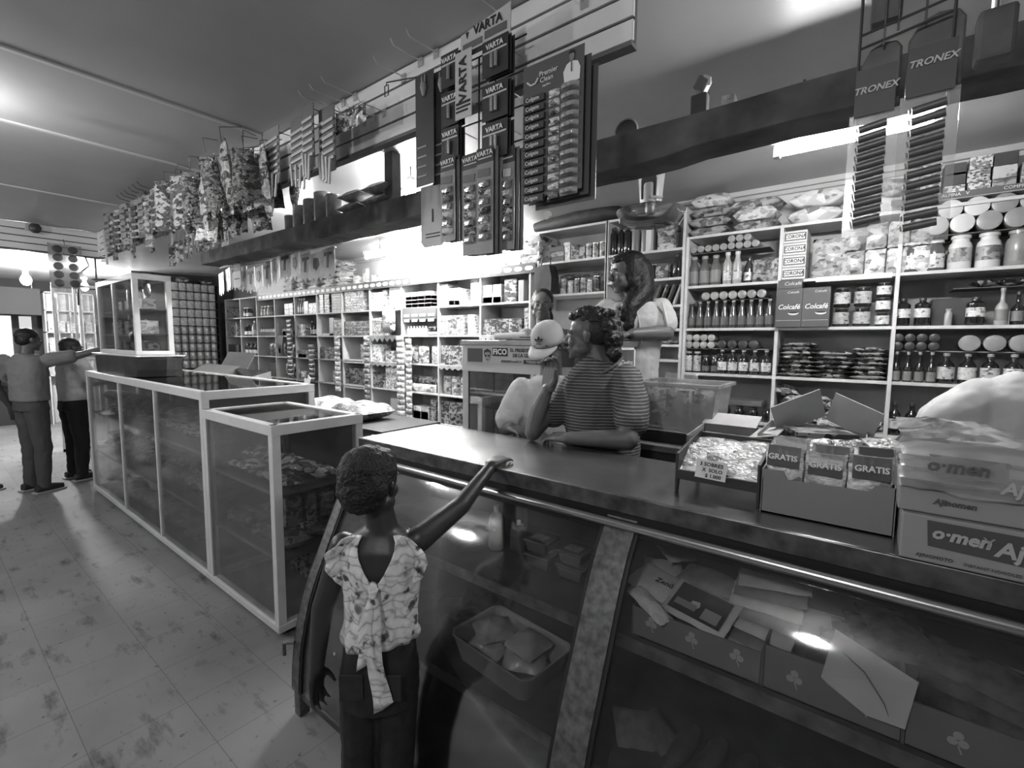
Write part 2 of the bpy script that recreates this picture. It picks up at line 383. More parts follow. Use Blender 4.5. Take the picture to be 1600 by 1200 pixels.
# ---------------- glass showcases ----------------
def vitrine(name, label, x0, x1, y0, y1, z1, mull, shelves, f=.036, base=.035, glass=dusty, ring=True, cat='showcase'):
    t = T(name, label, cat, (x0, y0, 0)); W, D, H = x1-x0, y1-y0, z1
    for (x, y) in ((0,0),(W-f,0),(0,D-f),(W-f,D-f)): G().box(x, x+f, y, y+f, base, H).build('corner_post', ivory, t, bev=.003)
    for z, hh in ((base, f*.9), (H-f*1.25, f*1.25)):
        g = G()
        g.box(0, W, -.002, f, z, z+hh).box(0, W, D-f, D+.002, z, z+hh).box(-.002, f, 0, D, z, z+hh).box(W-f, W+.002, 0, D, z, z+hh)
        g.build('top_frame' if z > base else 'bottom_frame', ivory, t, bev=.003)
    for mx in mull: G().box(mx-x0-.013, mx-x0+.013, .0, .022, base+f, H-f).build('mullion', ivory, t, bev=.002)
    xs = [f*.4]+[m-x0 for m in mull]+[W-f*.4]
    for a, b in zip(xs, xs[1:]): G().box(a+.012, b-.012, .010, .014, base+f, H-f).build('front_pane', glass, t)
    for x in (.012, W-.016): G().box(x, x+.004, f, D-f, base+f, H-f).build('side_pane', glass, t)
    G().box(f, W-f, f, D-f, H-.012, H-.006).build('top_pane', GLASS('top_pane', .06, .35, gl=1.0, rough=.04), t)
    G().box(.01, W-.01, D-.02, D-.012, base, H-f).build('back_board', M('showcase_back', .06, .7), t)
    G().box(.01, W-.01, .01, D-.01, base+.01, base+.02).build('floor_board', M('showcase_floor', .10, .6, var=.3), t)
    for z in shelves:
        s = G().box(.02, W-.02, .04, D-.02, z-.008, z).build('shelf', M('showcase_shelf', .10, .3), t)
        G().box(.02, W-.02, .034, .042, z-.014, z+.004).build('shelf_edge', M('showcase_shelf_edge', .2, .4), s)
    for (x, y) in ((.04,.06),(W-.08,.06),(.04,D-.1),(W-.08,D-.1)): G().box(x, x+.04, y, y+.04, 0, base).build('foot', black, t)
    return t
vitrine('glass_showcase', 'short white-framed glass showcase nearest the curved counter', -3.335, -2.42, 1.123, 1.665, 1.162, [], (.42, .78), f=.045)
vitrine('glass_showcase', 'long white-framed glass showcase with three front panes beyond the short one', -6.42, -3.34, 1.123, 1.88, 1.272, [-5.25, -4.29], (.45, .85), f=.045)
G().box(0, .81, 0, .004, 0, .43).build('x', dark) and None
drop(bpy.data.objects['x'])
t = vitrine('glass_cabinet', 'upright white-framed glass cabinet standing on the long showcase', -6.25, -5.03, 1.22, 1.50, .70, [-5.68], (.18, .40), f=.04, base=0, glass=GLASS('cabinet_pane', .05, .45), cat='cabinet')
t.location = (-6.25, 1.22, 1.462)
# dark rounded crate under the cabinet
t = T('metal_base', 'dark curved metal base under the upright glass cabinet', 'base', (-5.66, 1.4, 1.273))
G().loft([[(x*sx, y, z) for x, y in ((-.72,-.2),(-.5,-.235),(.5,-.235),(.72,-.2),(.76,0),(.72,.13),(-.72,.13),(-.76,0))] for z, sx in ((0,.93),(.06,.97),(.15,1),(.175,1))]).build('body', M('dark_curved_metal', .05, .4, .3, var=.4), t)
G().box(-.75, .76, -.22, .14, .175, .187).build('top_board', white, t, bev=.003)

# staff side cabinet with the printed notice
X0, X1, Y0, Y1, Z0, Z1 = -2.10, -1.03, 2.2, 2.44, .4, 1.61
t = T('sales_cabinet', 'white glazed cabinet with a printed election notice behind the counter', 'cabinet', (X0, Y0, Z0)); W = X1-X0; H = Z1-Z0; D = Y1-Y0
wf = M('cabinet_white', .5, .45, var=.05)
G().box(0,.05,0,D,0,H).build('side_board', wf, t, bev=.002); G().box(W-.035,W,0,.03,0,H).build('corner_post', wf, t, bev=.002); G().box(W-.03,W,D-.03,D,0,H).build('corner_post', wf, t, bev=.002)
G().box(.54,.565,-.002,.02,.0,H-.14).build('mullion', wf, t, bev=.002)
G().box(.0,W,-.004,.02,H-.195,H-.145).build('lower_rail', wf, t)
G().box(.0,W,-.002,.012,H-.15,H-.03).build('fascia', wf, t)
G().box(-.01,W+.01,-.012,D+.01,H-.03,H).build('top', M('cabinet_top_metal', .45, .2, .8), t, bev=.003)
G().box(0,W,D-.012,D,0,H-.03).build('back', M('cabinet_back', .12, .7), t)
for z in (H-.32-.02, H-.62, H-.9): G().box(.05,W-.03,.02,D-.012,z,z+.014).build('shelf', wf, t)
G().box(.05,.54,.006,.01,0,H-.195).box(.565,W-.035,.006,.01,0,H-.195).build('front_pane', clear, t)
n = G().box(.0,.63,0,.002,0,.108).build('notice', M('notice_paper', .42, .7), t, loc=(.045,-.008,H-.147))
G().box(0,.125,0,.001,0,.085).build('photo_panel', M('photo_grey', .06, .6), n, loc=(.008,-.0015,.012))
fc = G(); fc.prism([(.032*cos(a)*.75, .038*sin(a)) for a in [2*pi*k/20 for k in range(20)]], 0, .001); fo = fc.build('printed_face', M('print_skin', .3, .7), n, loc=(.175,-.002,.055))
G().prism([(-.028,-.0),(-.026,.03),(0,.042),(.026,.03),(.028,0),(.018,.02),(-.018,.02)], 0, .001).build('printed_hair', ink, fo, loc=(0,-.0015,.0))
G().prism([(-.02,.004),(-.004,.004),(-.004,-.008),(-.02,-.008)], 0, .0006).prism([(.02,.004),(.004,.004),(.004,-.008),(.02,-.008)], 0, .0006).prism([(-.01,-.022),(.01,-.022),(.007,-.026),(-.007,-.026)], 0, .0006).build('printed_glasses', ink, fo, loc=(0,-.002,0))
G().box(0,.118,0,.001,0,.05).build('name_box', ink, n, loc=(.215,-.0015,.052))
TXT('FICO', .046, (.274,-.003,.077), wink, n, wx=1.05, off=.0012)
TXT('EL PRESIDENTE', .029, (.445,-.002,.089), ink, n, wx=.95, off=.0006)
TXT('DE LA GENTE', .029, (.455,-.002,.058), ink, n, wx=.95, off=.0006)
TXT('#ElBARRIOconFICO', .020, (.36,-.002,.022), ink, n, wx=.9)
G().box(0,.16,0,.001,0,.024).build('name_strip', ink, n, loc=(.45,-.0015,.011))
TXT('TODOS FICO', .020, (.53,-.003,.023), wink, n)
G().box(0,.2,0,.002,0,.098).build('grey_panel', M('panel_grey', .06, .6), t, loc=(.69,-.006,H-.142))
G().box(0,.2,0,.002,0,.098).build('grey_panel', M('panel_grey2', .14, .6), t, loc=(.83,-.0065,H-.142))
sp = G().box(0,.003,.035,.215,0,.155).build('side_poster', M('poster_dark', .07, .5, var=.4), t, loc=(W,-.0,H-.2))
G().box(.0,.004,.018,.035,-.02,.172).box(.0,.004,.215,.232,-.02,.172).box(0,.004,.018,.232,.155,.172).build('poster_frame', wink, sp)
TXT('Doritos', .05, (.005,.125,.085), wink, sp, rot=(pi/2,0,pi/2), shear=.2, wx=.9)

for i_ in range(3):
    for z_, q_ in ((H-.326,'upper'),(H-.606,'lower')):
        o = G().box(0,.145,0,.12,0,(.12,.15,.1)[i_] if q_ == 'upper' else .17).build('carton', (M('cab_dark', .035, .4, var=.6, scale=30),M('cab_dark2', .06, .4, var=.6, scale=20))[i_%2], loc=(X0+.07+.16*i_, Y0+.05, Z0+z_+(0.001 if q_ == 'upper' else .001)), bev=.003)
        tag(o, f'dark carton inside the notice cabinet, {q_} shelf, {("left","middle","right")[i_]} one', 'carton', 'dark cartons inside the notice cabinet')
# rear table behind the counter
t = T('work_table', 'dark low worktable behind the counter carrying tubs and cartons', 'table', (0,0,.4))
G().box(-.93, .95, 2.12, 2.98, .695, .725).build('table_top', M('table_grey', .16, .5, var=.3), t, bev=.003)
for x in (-.9, .9): 
    for y in (2.16, 2.92): G().box(x, x+.04, y, y+.04, 0, .695).build('leg', dark, t)
G().box(-.92, .92, 2.14, 2.15, .05, .69).build('front_board', dark, t)

# ---------------- wall shelving ----------------
def shelving(name, label, xs, levels, y0=3.4, y1=3.70, zb=.4, th=.018, post=.02, m=None, top=None):
    t = T(name, label, 'shelving', (xs[0], y0, 0)); m = m or white
    zt = levels[0]+th
    for x in xs: G().box(x-xs[0]-post/2, x-xs[0]+post/2, 0, y1-y0, zb, zt).build('upright', m, t, bev=.0015)
    G().box(0, xs[-1]-xs[0], y1-y0-.01, y1-y0, zb, zt).build('back_board', M('shelf_back', .42, .7, var=.1), t)
    for a, b in zip(xs, xs[1:]):
        for z in levels: G().box(a-xs[0]+post/2, b-xs[0]-post/2, .002, y1-y0-.01, z, z+th).build('shelf', m, t, bev=.0015)
    return t
LX = [-2.43-.583*k for k in range(12)]
LX = sorted(LX); LZ = [2.262, 1.948, 1.648, 1.342, 1.03, .72]
shelving('wall_shelving', 'long white pigeonhole shelving along the back wall on the left', LX, LZ, m=M('shelf_paint_left', .5, .5, var=.1))
RX = [-1.075, -.497, .083, .665, 1.25]; RZ = [2.325, 1.985, 1.69, 1.378, 1.07, .75]
shelving('wall_shelving', 'white shelving with bottles and jars on the back wall at right', RX, RZ)
t = shelving('wall_shelving', 'narrow shelving with wide gaps behind the young woman', [-2.345, -1.70], [2.53, 2.262, 1.99, 1.35], m=white)
t = shelving('wall_shelving', 'narrow shelving with close boards behind the long-haired woman', [-1.695, -1.10], [2.53, 2.262, 2.055, 1.862, 1.69, 1.575, 1.465, 1.2], m=white)
# printed strip along the top shelf edge
t = T('shelf_strip', 'dark printed strip with white ovals along the top shelf edge', 'strip', (0, 3.385, 2.205))
G().box(-7.6, -2.36, 0, .004, 0, .085).build('strip', M('strip_dark', .03, .5), t)
g = G(); x = -7.55
while x < -2.4:
    g.prism([(x+.045+.045*cos(a), .043+.022*sin(a)*(1 if abs(sin(a)) < .8 else .9)) for a in [2*pi*k/14 for k in range(14)]], -.002, 0); x += .118
g.build('ovals', wink, t)
# ---------------- goods: one prototype of each kind, copied one by one ----------------
PR = {}
def pbox(w, d, h, m, bev=.002, name='carton'):
    k = (name, w, d, h, m.name)
    if k not in PR:
        PR[k] = G().box(-w/2, w/2, 0, d, 0, h).build(name if h > .05 or name != 'carton' else 'flat_box', m, bev=bev)
    return PR[k]
def pcan(r, h, m, name='tin_can'):
    k = ('can', r, h, m.name)
    if k not in PR:
        o = G().lathe([(r*.97,0),(r,.004),(r,h-.004),(r*.96,h)], 18, (0,r,0)).build(name, m, smooth=True)
        G().lathe([(r*1.01,0),(r*1.02,.003),(r*1.01,.006)], 18, (0,r,h-.007)).build('rim', M('tin_rim', .55, .25, .9), o, smooth=True); PR[k] = o
    return PR[k]
BP = {  # outline fractions: (radius, height)
 'sauce': [(.9,0),(1,.03),(1,.42),(.9,.52),(.55,.72),(.38,.9),(.38,1)],
 'juice': [(.92,0),(1,.04),(.97,.3),(1,.6),(.9,.72),(.6,.84),(.5,.9),(.5,1)],
 'soda':  [(.9,0),(1,.04),(.94,.35),(1,.62),(.75,.78),(.35,.92),(.33,1)],
 'round': [(.9,0),(1,.03),(1,.58),(.85,.72),(.45,.82),(.34,.88),(.34,1)],
 'jar':   [(.9,0),(1,.05),(1,.72),(.9,.84),(.72,.9),(.72,1)],
 'long':  [(.9,0),(1,.03),(1,.5),(.8,.6),(.36,.7),(.3,.98),(.34,1)],
 'tub':   [(.84,0),(.9,.03),(1,.95),(1,1)],
 'flask': [(.9,0),(1,.05),(1,.85),(.6,.93),(.4,.95),(.4,1)]}
def pbot(kind, r, h, m, cap=capw, lab=p_label, caph=.1, lz=(.12,.42), name='bottle', capr=None):
    k = (kind, r, h, m.name, cap.name, lab.name if lab else '', name)
    if k not in PR:
        hb = h*(1-caph); pf = BP[kind]
        o = G().lathe([(a*r, b*hb) for a, b in pf], 18, (0,r,0)).build(name, m, smooth=True)
        rc = (capr or pf[-1][0]*1.18)*r
        G().lathe([(rc,0),(rc,h*caph*.85),(rc*.9,h*caph)], 16, (0,r,hb)).build('cap', cap, o, smooth=True)
        if lab: G().lathe([(r*1.012,lz[0]*h),(r*1.012,lz[1]*h)], 18, (0,r,0)).build('label_band', lab, o, smooth=True)
        PR[k] = o
    return PR[k]
def pillow(w, d, h, m, name='packet', crimp=.012, seed=0, flat=1.6, sub=10, wob=.05):
    """a filled bag lying flat: w along x, d along y, h thick"""
    k = ('pil', w, d, h, m.name, name, seed)
    if k not in PR:
        rn = random.Random(seed*7+3); g = G(); n = sub; vs = []; idx = {}
        off = [rn.uniform(0,6) for _ in range(4)]
        for s in (1,-1):
            for i in range(n+1):
                for j in range(n+1):
                    u, v = i/n*2-1, j/n*2-1
                    t_ = max(0, (1-abs(u)**flat*1))*max(0, (1-abs(v)**(flat*1.6))); t_ = t_**.55
                    z = h/2 + s*h/2*t_*(1+wob*3*sin(u*5+off[0]+s)*cos(v*4+off[1]))
                    cx = 1-.06*(1-v*v)+(crimp/w if abs(u) > .95 else 0); cy = 1-.05*(1-u*u)
                    x = u*w/2*(.97 if abs(u) < 1 else 1)+wob*.02*sin(v*9+off[2]); y = v*d/2*cy+wob*.02*sin(u*8+off[3])
                    idx[s,i,j] = len(vs); vs.append((x,y,max(0,z)))
        fs = []
        for s in (1,-1):
            for i in range(n):
                for j in range(n): fs.append((idx[s,i,j],idx[s,i+1,j],idx[s,i+1,j+1],idx[s,i,j+1]))
        for i in range(n):
            for j in (0,n): fs.append((idx[1,i,j],idx[1,i+1,j],idx[-1,i+1,j],idx[-1,i,j])); fs.append((idx[1,j,i],idx[1,j,i+1],idx[-1,j,i+1],idx[-1,j,i]))
        g.add(vs, fs); PR[k] = g.build(name, m, smooth=True)
    return PR[k]
def pstand(w, h, d, m, name='pouch', seed=0):
    """bag standing up: built lying, turned up on its base"""
    k = ('st', w, h, d, m.name, seed, name)
    if k not in PR:
        o = pillow(w, h, d, m, name, seed=seed+50); o2 = o.copy(); o2.data = o.data.copy(); COL.objects.link(o2)
        o2.data.transform(Matrix.Translation((0, d, h/2)) @ Matrix.Rotation(pi/2, 4, 'X')); PR[k] = o2; o2.name = name
    return PR[k]
def lidend(r, l, m, capm, name='jar'):
    """jar lying down with its lid towards the viewer"""
    k = ('lid', r, l, m.name, capm.name)
    if k not in PR:
        o = G().lathe([(r*1.0,0),(r*1.03,.004),(r*1.03,.03),(r*.9,.034),(r,.06),(r,l-.01),(r*.9,l)], 20, (0,0,r*1.03), 'y').build(name, m, smooth=True)
        G().lathe([(r*.8,-.004),(r*1.04,-.001),(r*1.06,.006),(r*1.06,.028)], 20, (0,0,r*1.03), 'y').build('lid', capm, o, smooth=True); PR[k] = o
    return PR[k]
def one(p, loc, label, cat, group=None, rz=0, rot=None, sc=None, name=None):
    c = dup(p, loc, rz, label, rot=rot, scale=sc); c['category'] = cat
    if group: c['group'] = group
    if name: c.name = name
    return c
def wcount(s): return len(s.split())
def row(p, x0, dx, n, y, z, desc, cell, cat, up=1, dz=.1, skip=(), jit=.0, rzj=0, layer=('lower layer','second layer','third layer','fourth layer','fifth layer','sixth layer','seventh layer','eighth layer'), grp=None, start=1):
    for k in range(up):
        for i in range(n):
            if (i,k) in skip: continue
            L = desc + (f", {od(i+start)} from left" if n > 1 else '') + (f", {layer[k]}" if up > 1 else '') + f", {cell}"
            one(p, (x0+dx*i+random.uniform(-jit,jit), y+random.uniform(0,abs(jit)*2), z+dz*k), L, cat, grp or f"{desc.split(',')[0]}s, {cell}", rz=random.uniform(-rzj,rzj), sc=None)

# ----- right hand shelving -----
s1, s2, s3, s4 = RZ[1]+.018, RZ[2]+.018, RZ[3]+.018, RZ[4]+.018; YF = 3.42
cR = 'right shelves left bay '; cM = 'right shelves middle bay '; cE = 'right shelves right bay '
x = -1.04
row(pbot('juice', .036, .205, M('tomato_bottle', .12, .15), capg, M('dull_label', .22, .5), lz=(.1,.5)), x, .072, 3, YF, s1, 'square dark juice bottle', cR+'top row', 'bottle')
row(pbot('juice', .028, .215, lglass, capw, p_label), x+.222, .062, 2, YF, s1, 'slim pale bottle with round fruit label', cR+'top row', 'bottle')
row(pbot('juice', .032, .18, mglass, capd, p_label), x+.345, .05, 1, YF+.05, s1, 'short dark sauce bottle behind pouches', cR+'top row', 'bottle')
row(pstand(.085, .15, .05, p_mid), x+.42, .08, 2, YF, s1, 'fat printed pouch', cR+'top row', 'pouch')
b = G().box(-.5,.02,0,.2,0,.005).build('loose_board', cardd, loc=(x+.45, YF+.02, s1+.222)); tag(b, 'thin dark board laid over the juice bottles, top row', 'board')
row(lidend(.022, .15, lglass, M('ribbed_end', .3, .45), 'bottle'), x, .049, 9, YF, s1+.228, 'bottle lying end-on over the juice bottles', 'lower line', 'bottle', start=1)
row(lidend(.022, .15, lglass, M('ribbed_end', .3, .45), 'bottle'), x+.245, .049, 3, YF, s1+.274, 'bottle lying end-on over the juice bottles', 'upper line', 'bottle')
row(pbot('sauce', .026, .185, mglass, capg, M('dark_label', .12, .5), caph=.06), x-.0, .0545, 10, YF, s2, 'slim tapering sauce bottle', cR+'second row', 'bottle')
b = G().box(-.42,.04,0,.2,0,.004).build('loose_board', cardd, loc=(x+.44, YF+.02, s2+.188)); tag(b, 'thin dark board laid over the sauce bottles, second row', 'board')
row(lidend(.026, .15, mglass, capg, 'jar'), x+.095, .058, 7, YF, s2+.194, 'jar lying lid-forward over the sauce bottles', 'second row', 'jar')
row(pbot('jar', .026, .15, bglass, capg, p_label, lz=(.08,.8)), x-.01, .06, 2, YF, s3, 'tall dark jar with upright lettering', cR+'third row', 'jar')
row(pbot('jar', .026, .125, bglass, capd, M('dark_label', .12, .5)), x+.11, .06, 2, YF, s3, 'short black jar', cR+'third row', 'jar')
row(pbot('round', .031, .165, bglass, capg, p_label, lz=(.15,.5), caph=.08), x+.215, .068, 5, YF, s3, 'round-shouldered sauce bottle with pale label', cR+'third row', 'bottle')
b = G().box(-.52,.02,0,.2,0,.004).build('loose_board', cardl, loc=(x+.48, YF+.02, s3+.168)); tag(b, 'thin board laid over the sauce bottles, third row', 'board')
row(lidend(.023, .13, lglass, M('pale_cap', .36, .5), 'jar'), x-.005, .050, 4, YF, s3+.173, 'pale cap lying end-on over the black jars', 'third row', 'jar', up=2, dz=.049)
row(lidend(.027, .13, bglass, capd, 'jar'), x+.215, .066, 4, YF, s3+.173, 'dark glass jar lying end-on', cR+'third row', 'jar')
row(pbot('jar', .03, .09, bglass, capd, None), x+.17, .085, 5, YF, s4, 'squat black jar', cR+'fourth row', 'jar')
row(pbox(.3, .15, .035, cardd), x+.33, .3, 1, YF, s4+.1, 'flat dark carton over squat black jars', cR+'fourth row', 'carton')
# bags on top of the left bay
tp = RZ[0]+.018
brick = pillow(.27, .17, .062, p_mid, 'biscuit_pack', seed=1, flat=5, wob=.02); brl = pillow(.26, .17, .085, p_light, 'biscuit_pack', seed=2, flat=5, wob=.03)
for i, (dx, zz, pz, p, ds) in enumerate(((.13,0,0,brick,'bottom of left pile'),(.12,.066,.1,brick,'third from top of left pile'),(.135,.13,-.06,brick,'second from top of left pile'),(.13,.196,.05,brl,'light top one of left pile'),(.42,0,.02,brick,'bottom of right pile'),(.41,.066,-.05,brl,'middle of right pile'),(.43,.14,-.12,brick,'top of right pile'))):
    one(p, (RX[0]+dx, YF+.09, tp+zz), 'banded biscuit pack, '+ds+', above right shelves left bay', 'pack', 'biscuit packs on the right shelving', rz=pz)
loaf = pillow(.29, .16, .10, PACK('bread_print', .25, .65, .85, scale=14), 'pasta_bag', seed=3, flat=3)
for i, (dx, zz, ds) in enumerate(((.0,0,'lower left'),(.01,.1,'upper left'),(.30,0,'lower right'),(.31,.1,'upper right'))):
    one(loaf, (RX[1]+.16+dx, YF+.09, tp+zz), 'pale oblong food bag, '+ds+' of four on right shelving middle bay', 'bag', 'pale food bags on the right shelving', rz=(.03,-.04,.05,-.02)[i])
# middle bay
cm = pbox(.125, .2, .072, M('corona_box', .55, .5), name='chocolate_box'); x = RX[1]+.075
for k in range(4):
    o = one(cm, (x, YF-.03, s1+.074*k), 'pale box with framed lettering, '+('bottom','second','third','top')[k]+' of the stack of four', 'box', 'pale lettered boxes in a stack')
    g = G().box(-.056,.056,-.0016,0,.014,.058).build('label_frame', ink, o); G().box(-.051,.051,-.0022,-.001,.019,.053).build('label_field', wink, g); TXT('CORONA', .03, (0,-.003,.036), ink, o, wx=.86, off=.0007)
one(pstand(.17, .24, .07, p_light, seed=3), (x+.175, YF, s1), 'large pale cocoa pouch with cross mark, right shelving middle bay top row', 'pouch')
row(pstand(.088, .145, .05, p_light, seed=1), x+.28, .0, 1, YF, s1, 'small pale pouch under the lone upper one', cM+'top row', 'pouch')
row(pstand(.092, .145, .055, p_light, seed=2), x+.3, .098, 4, YF-.01, s1, 'pale cocoa pouch', cM+'top row', 'pouch', up=2, dz=.146, skip=((0,1),))
one(pstand(.08, .11, .05, p_light, seed=1), (x+.285, YF, s1+.15), 'small round-topped cocoa pouch on second layer beside larger ones', 'pouch')
price = G().box(0,.36,0,.002,0,.03).build('price_strip', paper, loc=(x+.12, 3.396, RZ[1]-.008)); tag(price, 'white price strip along the top row edge of right shelving middle bay', 'strip')
def colcafe(w, h, x, y, z, label):
    o = G().box(-w/2,w/2,0,.18,0,h).build('coffee_box', M('coffee_box_dark', .085, .5), loc=(x,y,z)); tag(o, label, 'box', 'dark coffee boxes')
    if h > .1:
        TXT('Colcafé', .042, (0,-.003,h*.52), wink, o, shear=.25, wx=.92, off=.0008)
        c = G(); c.prism([(.028*cos(a)+.015, .012*sin(a)) for a in [pi+pi*k/10 for k in range(11)]]+[(.043,.003),(-.013,.003)], -.002, 0)
        c.build('printed_cup', wink, o, loc=(.012,0,h*.36)); c2 = G(); c2.prism([(.026*cos(2*pi*k/14)+.015,.005*sin(2*pi*k/14)) for k in range(14)], -.003, -.001); c2.build('printed_coffee', ink, o, loc=(.012,0,h*.36+.003))
        G().box(-w/2+.005,w/2-.005,-.0015,0,h*.17,h*.176).build('fine_print', wink, o)
        TXT('Colcafé', .02, (.02,-.003,h*.9), wink, o, shear=.25)
    else: TXT('Colcafé', .03, (.015,-.003,h*.55), wink, o, shear=.25)
colcafe(.14, .235, RX[1]+.065, YF-.06, s2, 'large dark coffee box, left one of the pair')
colcafe(.14, .235, RX[1]+.207, YF-.06, s2, 'large dark coffee box, right one of the pair')
colcafe(.13, .05, RX[1]+.065, YF-.06, s2+.237, 'small dark coffee box lying on the left large coffee box')
jr = pbot('jar', .042, .115, bglass, capd, p_label, lz=(.15,.75), name='coffee_jar')
row(jr, RX[1]+.33, .1, 2, YF, s2, 'coffee jar with pale label', cM+'second row', 'jar', up=2, dz=.118)
row(pbot('jar', .034, .082, bglass, capd, p_label, lz=(.15,.75), name='coffee_jar'), RX[1]+.525, .1, 1, YF, s2, 'small coffee jar in the column', cM+'second row', 'jar', up=3, dz=.084)
flat = [pillow(.2, .2, .03, p_dshiny, 'coffee_packet', seed=s, flat=3) for s in (4,5)]
for c, (dx, n, nm) in enumerate(((.12,8,'left'),(.31,6,'middle'),(.48,7,'right'))):
    for k in range(n):
        one(flat[k%2], (RX[1]+dx+random.uniform(-.012,.012), YF+.1, s3+.027*k), f'dark shiny coffee packet, {od(k+1)} from bottom of {nm} pile, third row', 'packet', 'coffee packets in piles', rz=random.uniform(-.12,.12), sc=(1 if dx < .4 else .85,1,1))
lumps = [pillow(.15, .13, .07, p_shiny, 'sweet_bag', seed=s) for s in (6,7)]
q = 0
for (dx, dy, dz, rr) in ((.06,.05,.0,.4),(.17,.04,0,1.1),(.08,.07,.06,-.3),(.19,.08,.065,.5),(.12,.08,.12,.2),(.3,.05,.0,.3),(.42,.05,0,-.5),(.5,.06,0,.9),(.36,.08,.06,.1),(.47,.07,.05,.7),(.25,.1,.12,1.4),(.05,.1,.18,.2)):
    q += 1; one(lumps[q%2], (RX[1]+dx, YF+dy, s4+dz), f'crumpled shiny sweet bag, {od(q)} in the heap on the fourth row', 'bag', 'shiny sweet bags heaped on the fourth row', rot=(random.uniform(-.4,.4), random.uniform(-.3,.3), rr))
# right bay
x = RX[2]+.055
row(pbot('jar', .041, .165, M('brown_jar', .1, .15), capw, p_label, lz=(.1,.55), name='sauce_jar'), x, .096, 2, YF, s1, 'dark jar with white lid', cE+'top row', 'jar')
row(pbot('jar', .048, .18, M('white_jar', .68, .3), capw, p_mid, lz=(.22,.62), name='mayonnaise_jar'), x+.195, .108, 2, YF, s1, 'large white jar with dark label', cE+'top row', 'jar')
row(pbot('jar', .048, .18, M('grey_jar', .28, .25), capg, M('dull_label', .22, .5), name='spread_jar'), x+.41, .108, 2, YF, s1, 'large grey jar', cE+'top row', 'jar')
b = G().box(-.04,.56,0,.2,0,.004).build('loose_board', cardd, loc=(x, YF+.02, s1+.184)); tag(b, 'thin dark board between standing and lying jars, right shelving right bay', 'board')
for k, (n, x0) in enumerate(((5,.12),(5,.17))):
    for i in range(n):
        m_ = capw if i < 2+k*0 else capg
        one(lidend(.046, .15, lglass, m_), (x+x0-.03+.1*i, YF, s1+.19+k*.078), f'big jar lying lid-forward, {od(i+1)} from left, '+('lower','upper')[k]+' line, right bay', 'jar', 'big jars lying on their sides')
b = G().box(-.56,.56,0,.004,0,.03).build('price_strip', M('strip_mid', .12, .6), loc=(x+.45, 3.39, s1+.365)); tag(b, 'dark lettered strip above the lying jars on the right bay', 'strip')
TXT('ALPINA   V', .022, (-.3,-.002,.015), wink, b); TXT('COMPRA', .022, (-.08,-.002,.015), wink, b)
b = G().box(-.02,1.1,0,.28,0,.012).build('top_board', white, loc=(x, 3.4, s1+.362)); tag(b, 'pale board over the lying jars at the right edge', 'board')
bx = [pbox(.085, .15, .062, m) for m in (p_fine, p_mid, M('dark_carton', .06, .5, var=.5))]
for i, (dx, dz, k) in enumerate(((.03,0,0),(.03,.064,0),(.03,.128,0),(.125,0,0),(.125,.064,2),(.125,.112,2),(.22,.0,0),(.215,.064,0),(.22,.128,0),(.31,.0,1),(.31,.064,1),(.31,.128,2),(.41,0,0),(.41,.064,1))):
    one(bx[k], (x+dx+.02, YF, s1+.374+dz), f'small carton on the board above lying jars, {od(i+1)} counting up and rightwards', 'carton', 'small cartons above the lying jars')
row(pbot('flask', .034, .155, bglass, capd, p_label, lz=(.3,.62)), x-.02, .083, 2, YF, s2, 'dark bottle with broad label', cE+'second row', 'bottle')
one(pbox(.17, .2, .15, M('dark_carton', .06, .5, var=.5)), (x+.19, YF+.08, s2), 'dark carton behind bottles on the right bay second row', 'carton')
row(pbot('jar', .016, .09, lglass, capg, None), x+.17, .1, 1, YF, s2, 'tiny pale bottle before dark carton', cE+'second row', 'bottle')
row(pbot('flask', .038, .15, bglass, capd, p_label, lz=(.3,.62)), x+.275, .08, 1, YF, s2, 'dark bottle right of the dark carton', cE+'second row', 'bottle')
row(pbot('long', .026, .19, lglass, capg, M('dull_label', .22, .5)), x+.37, .115, 2, YF, s2, 'long-necked pale bottle', cE+'second row', 'bottle')
row(pbot('long', .026, .17, bglass, capd, M('dull_label', .22, .5)), x+.43, .115, 2, YF+.02, s2, 'long-necked dark bottle', cE+'second row', 'bottle')
row(pillow(.11,.1,.04,p_dshiny,'sweet_bag',seed=8), x+.3, .1, 4, YF+.06, s2+.2, 'small shiny bag on the bottles', cE+'second row', 'bag')
b = G().box(-.32,.3,0,.2,0,.004).build('loose_board', cardd, loc=(x+.5, YF+.02, s2+.193)); tag(b, 'thin board over the bottles, right bay second row', 'board')
row(pbot('long', .021, .17, bglass, capg, M('dull_label', .3, .5), lz=(.05,.35)), x-.03, .05, 4, YF, s3, 'slim dark beer bottle', cE+'third row', 'bottle')
row(pbot('round', .037, .165, bglass, capg, p_label, lz=(.15,.55)), x+.18, .085, 5, YF, s3, 'round bottle with scalloped label', cE+'third row', 'bottle')
b = G().box(-.32,.3,0,.2,0,.004).build('loose_board', cardl, loc=(x+.28, YF+.02, s3+.171)); tag(b, 'thin board over the bottles, right bay third row', 'board')
row(lidend(.022, .12, bglass, capd), x-.03, .05, 4, YF, s3+.178, 'dark bottle end', cE+'third row', 'bottle', up=2, dz=.046)
row(lidend(.04, .12, bglass, capg), x+.26, .093, 4, YF, s3+.178, 'large glass jar end over round bottles', cE+'third row', 'jar')
row(pbot('round', .032, .19, bglass, capd, p_label, lz=(.2,.5)), x-.02, .075, 3, YF, s4, 'dark bottle with square label', cE+'fourth row', 'bottle')
row(pbot('round', .032, .17, bglass, capd, p_label, lz=(.2,.5)), x+.28, .08, 3, YF, s4, 'dark bottle behind the bending man', cE+'fourth row', 'bottle')

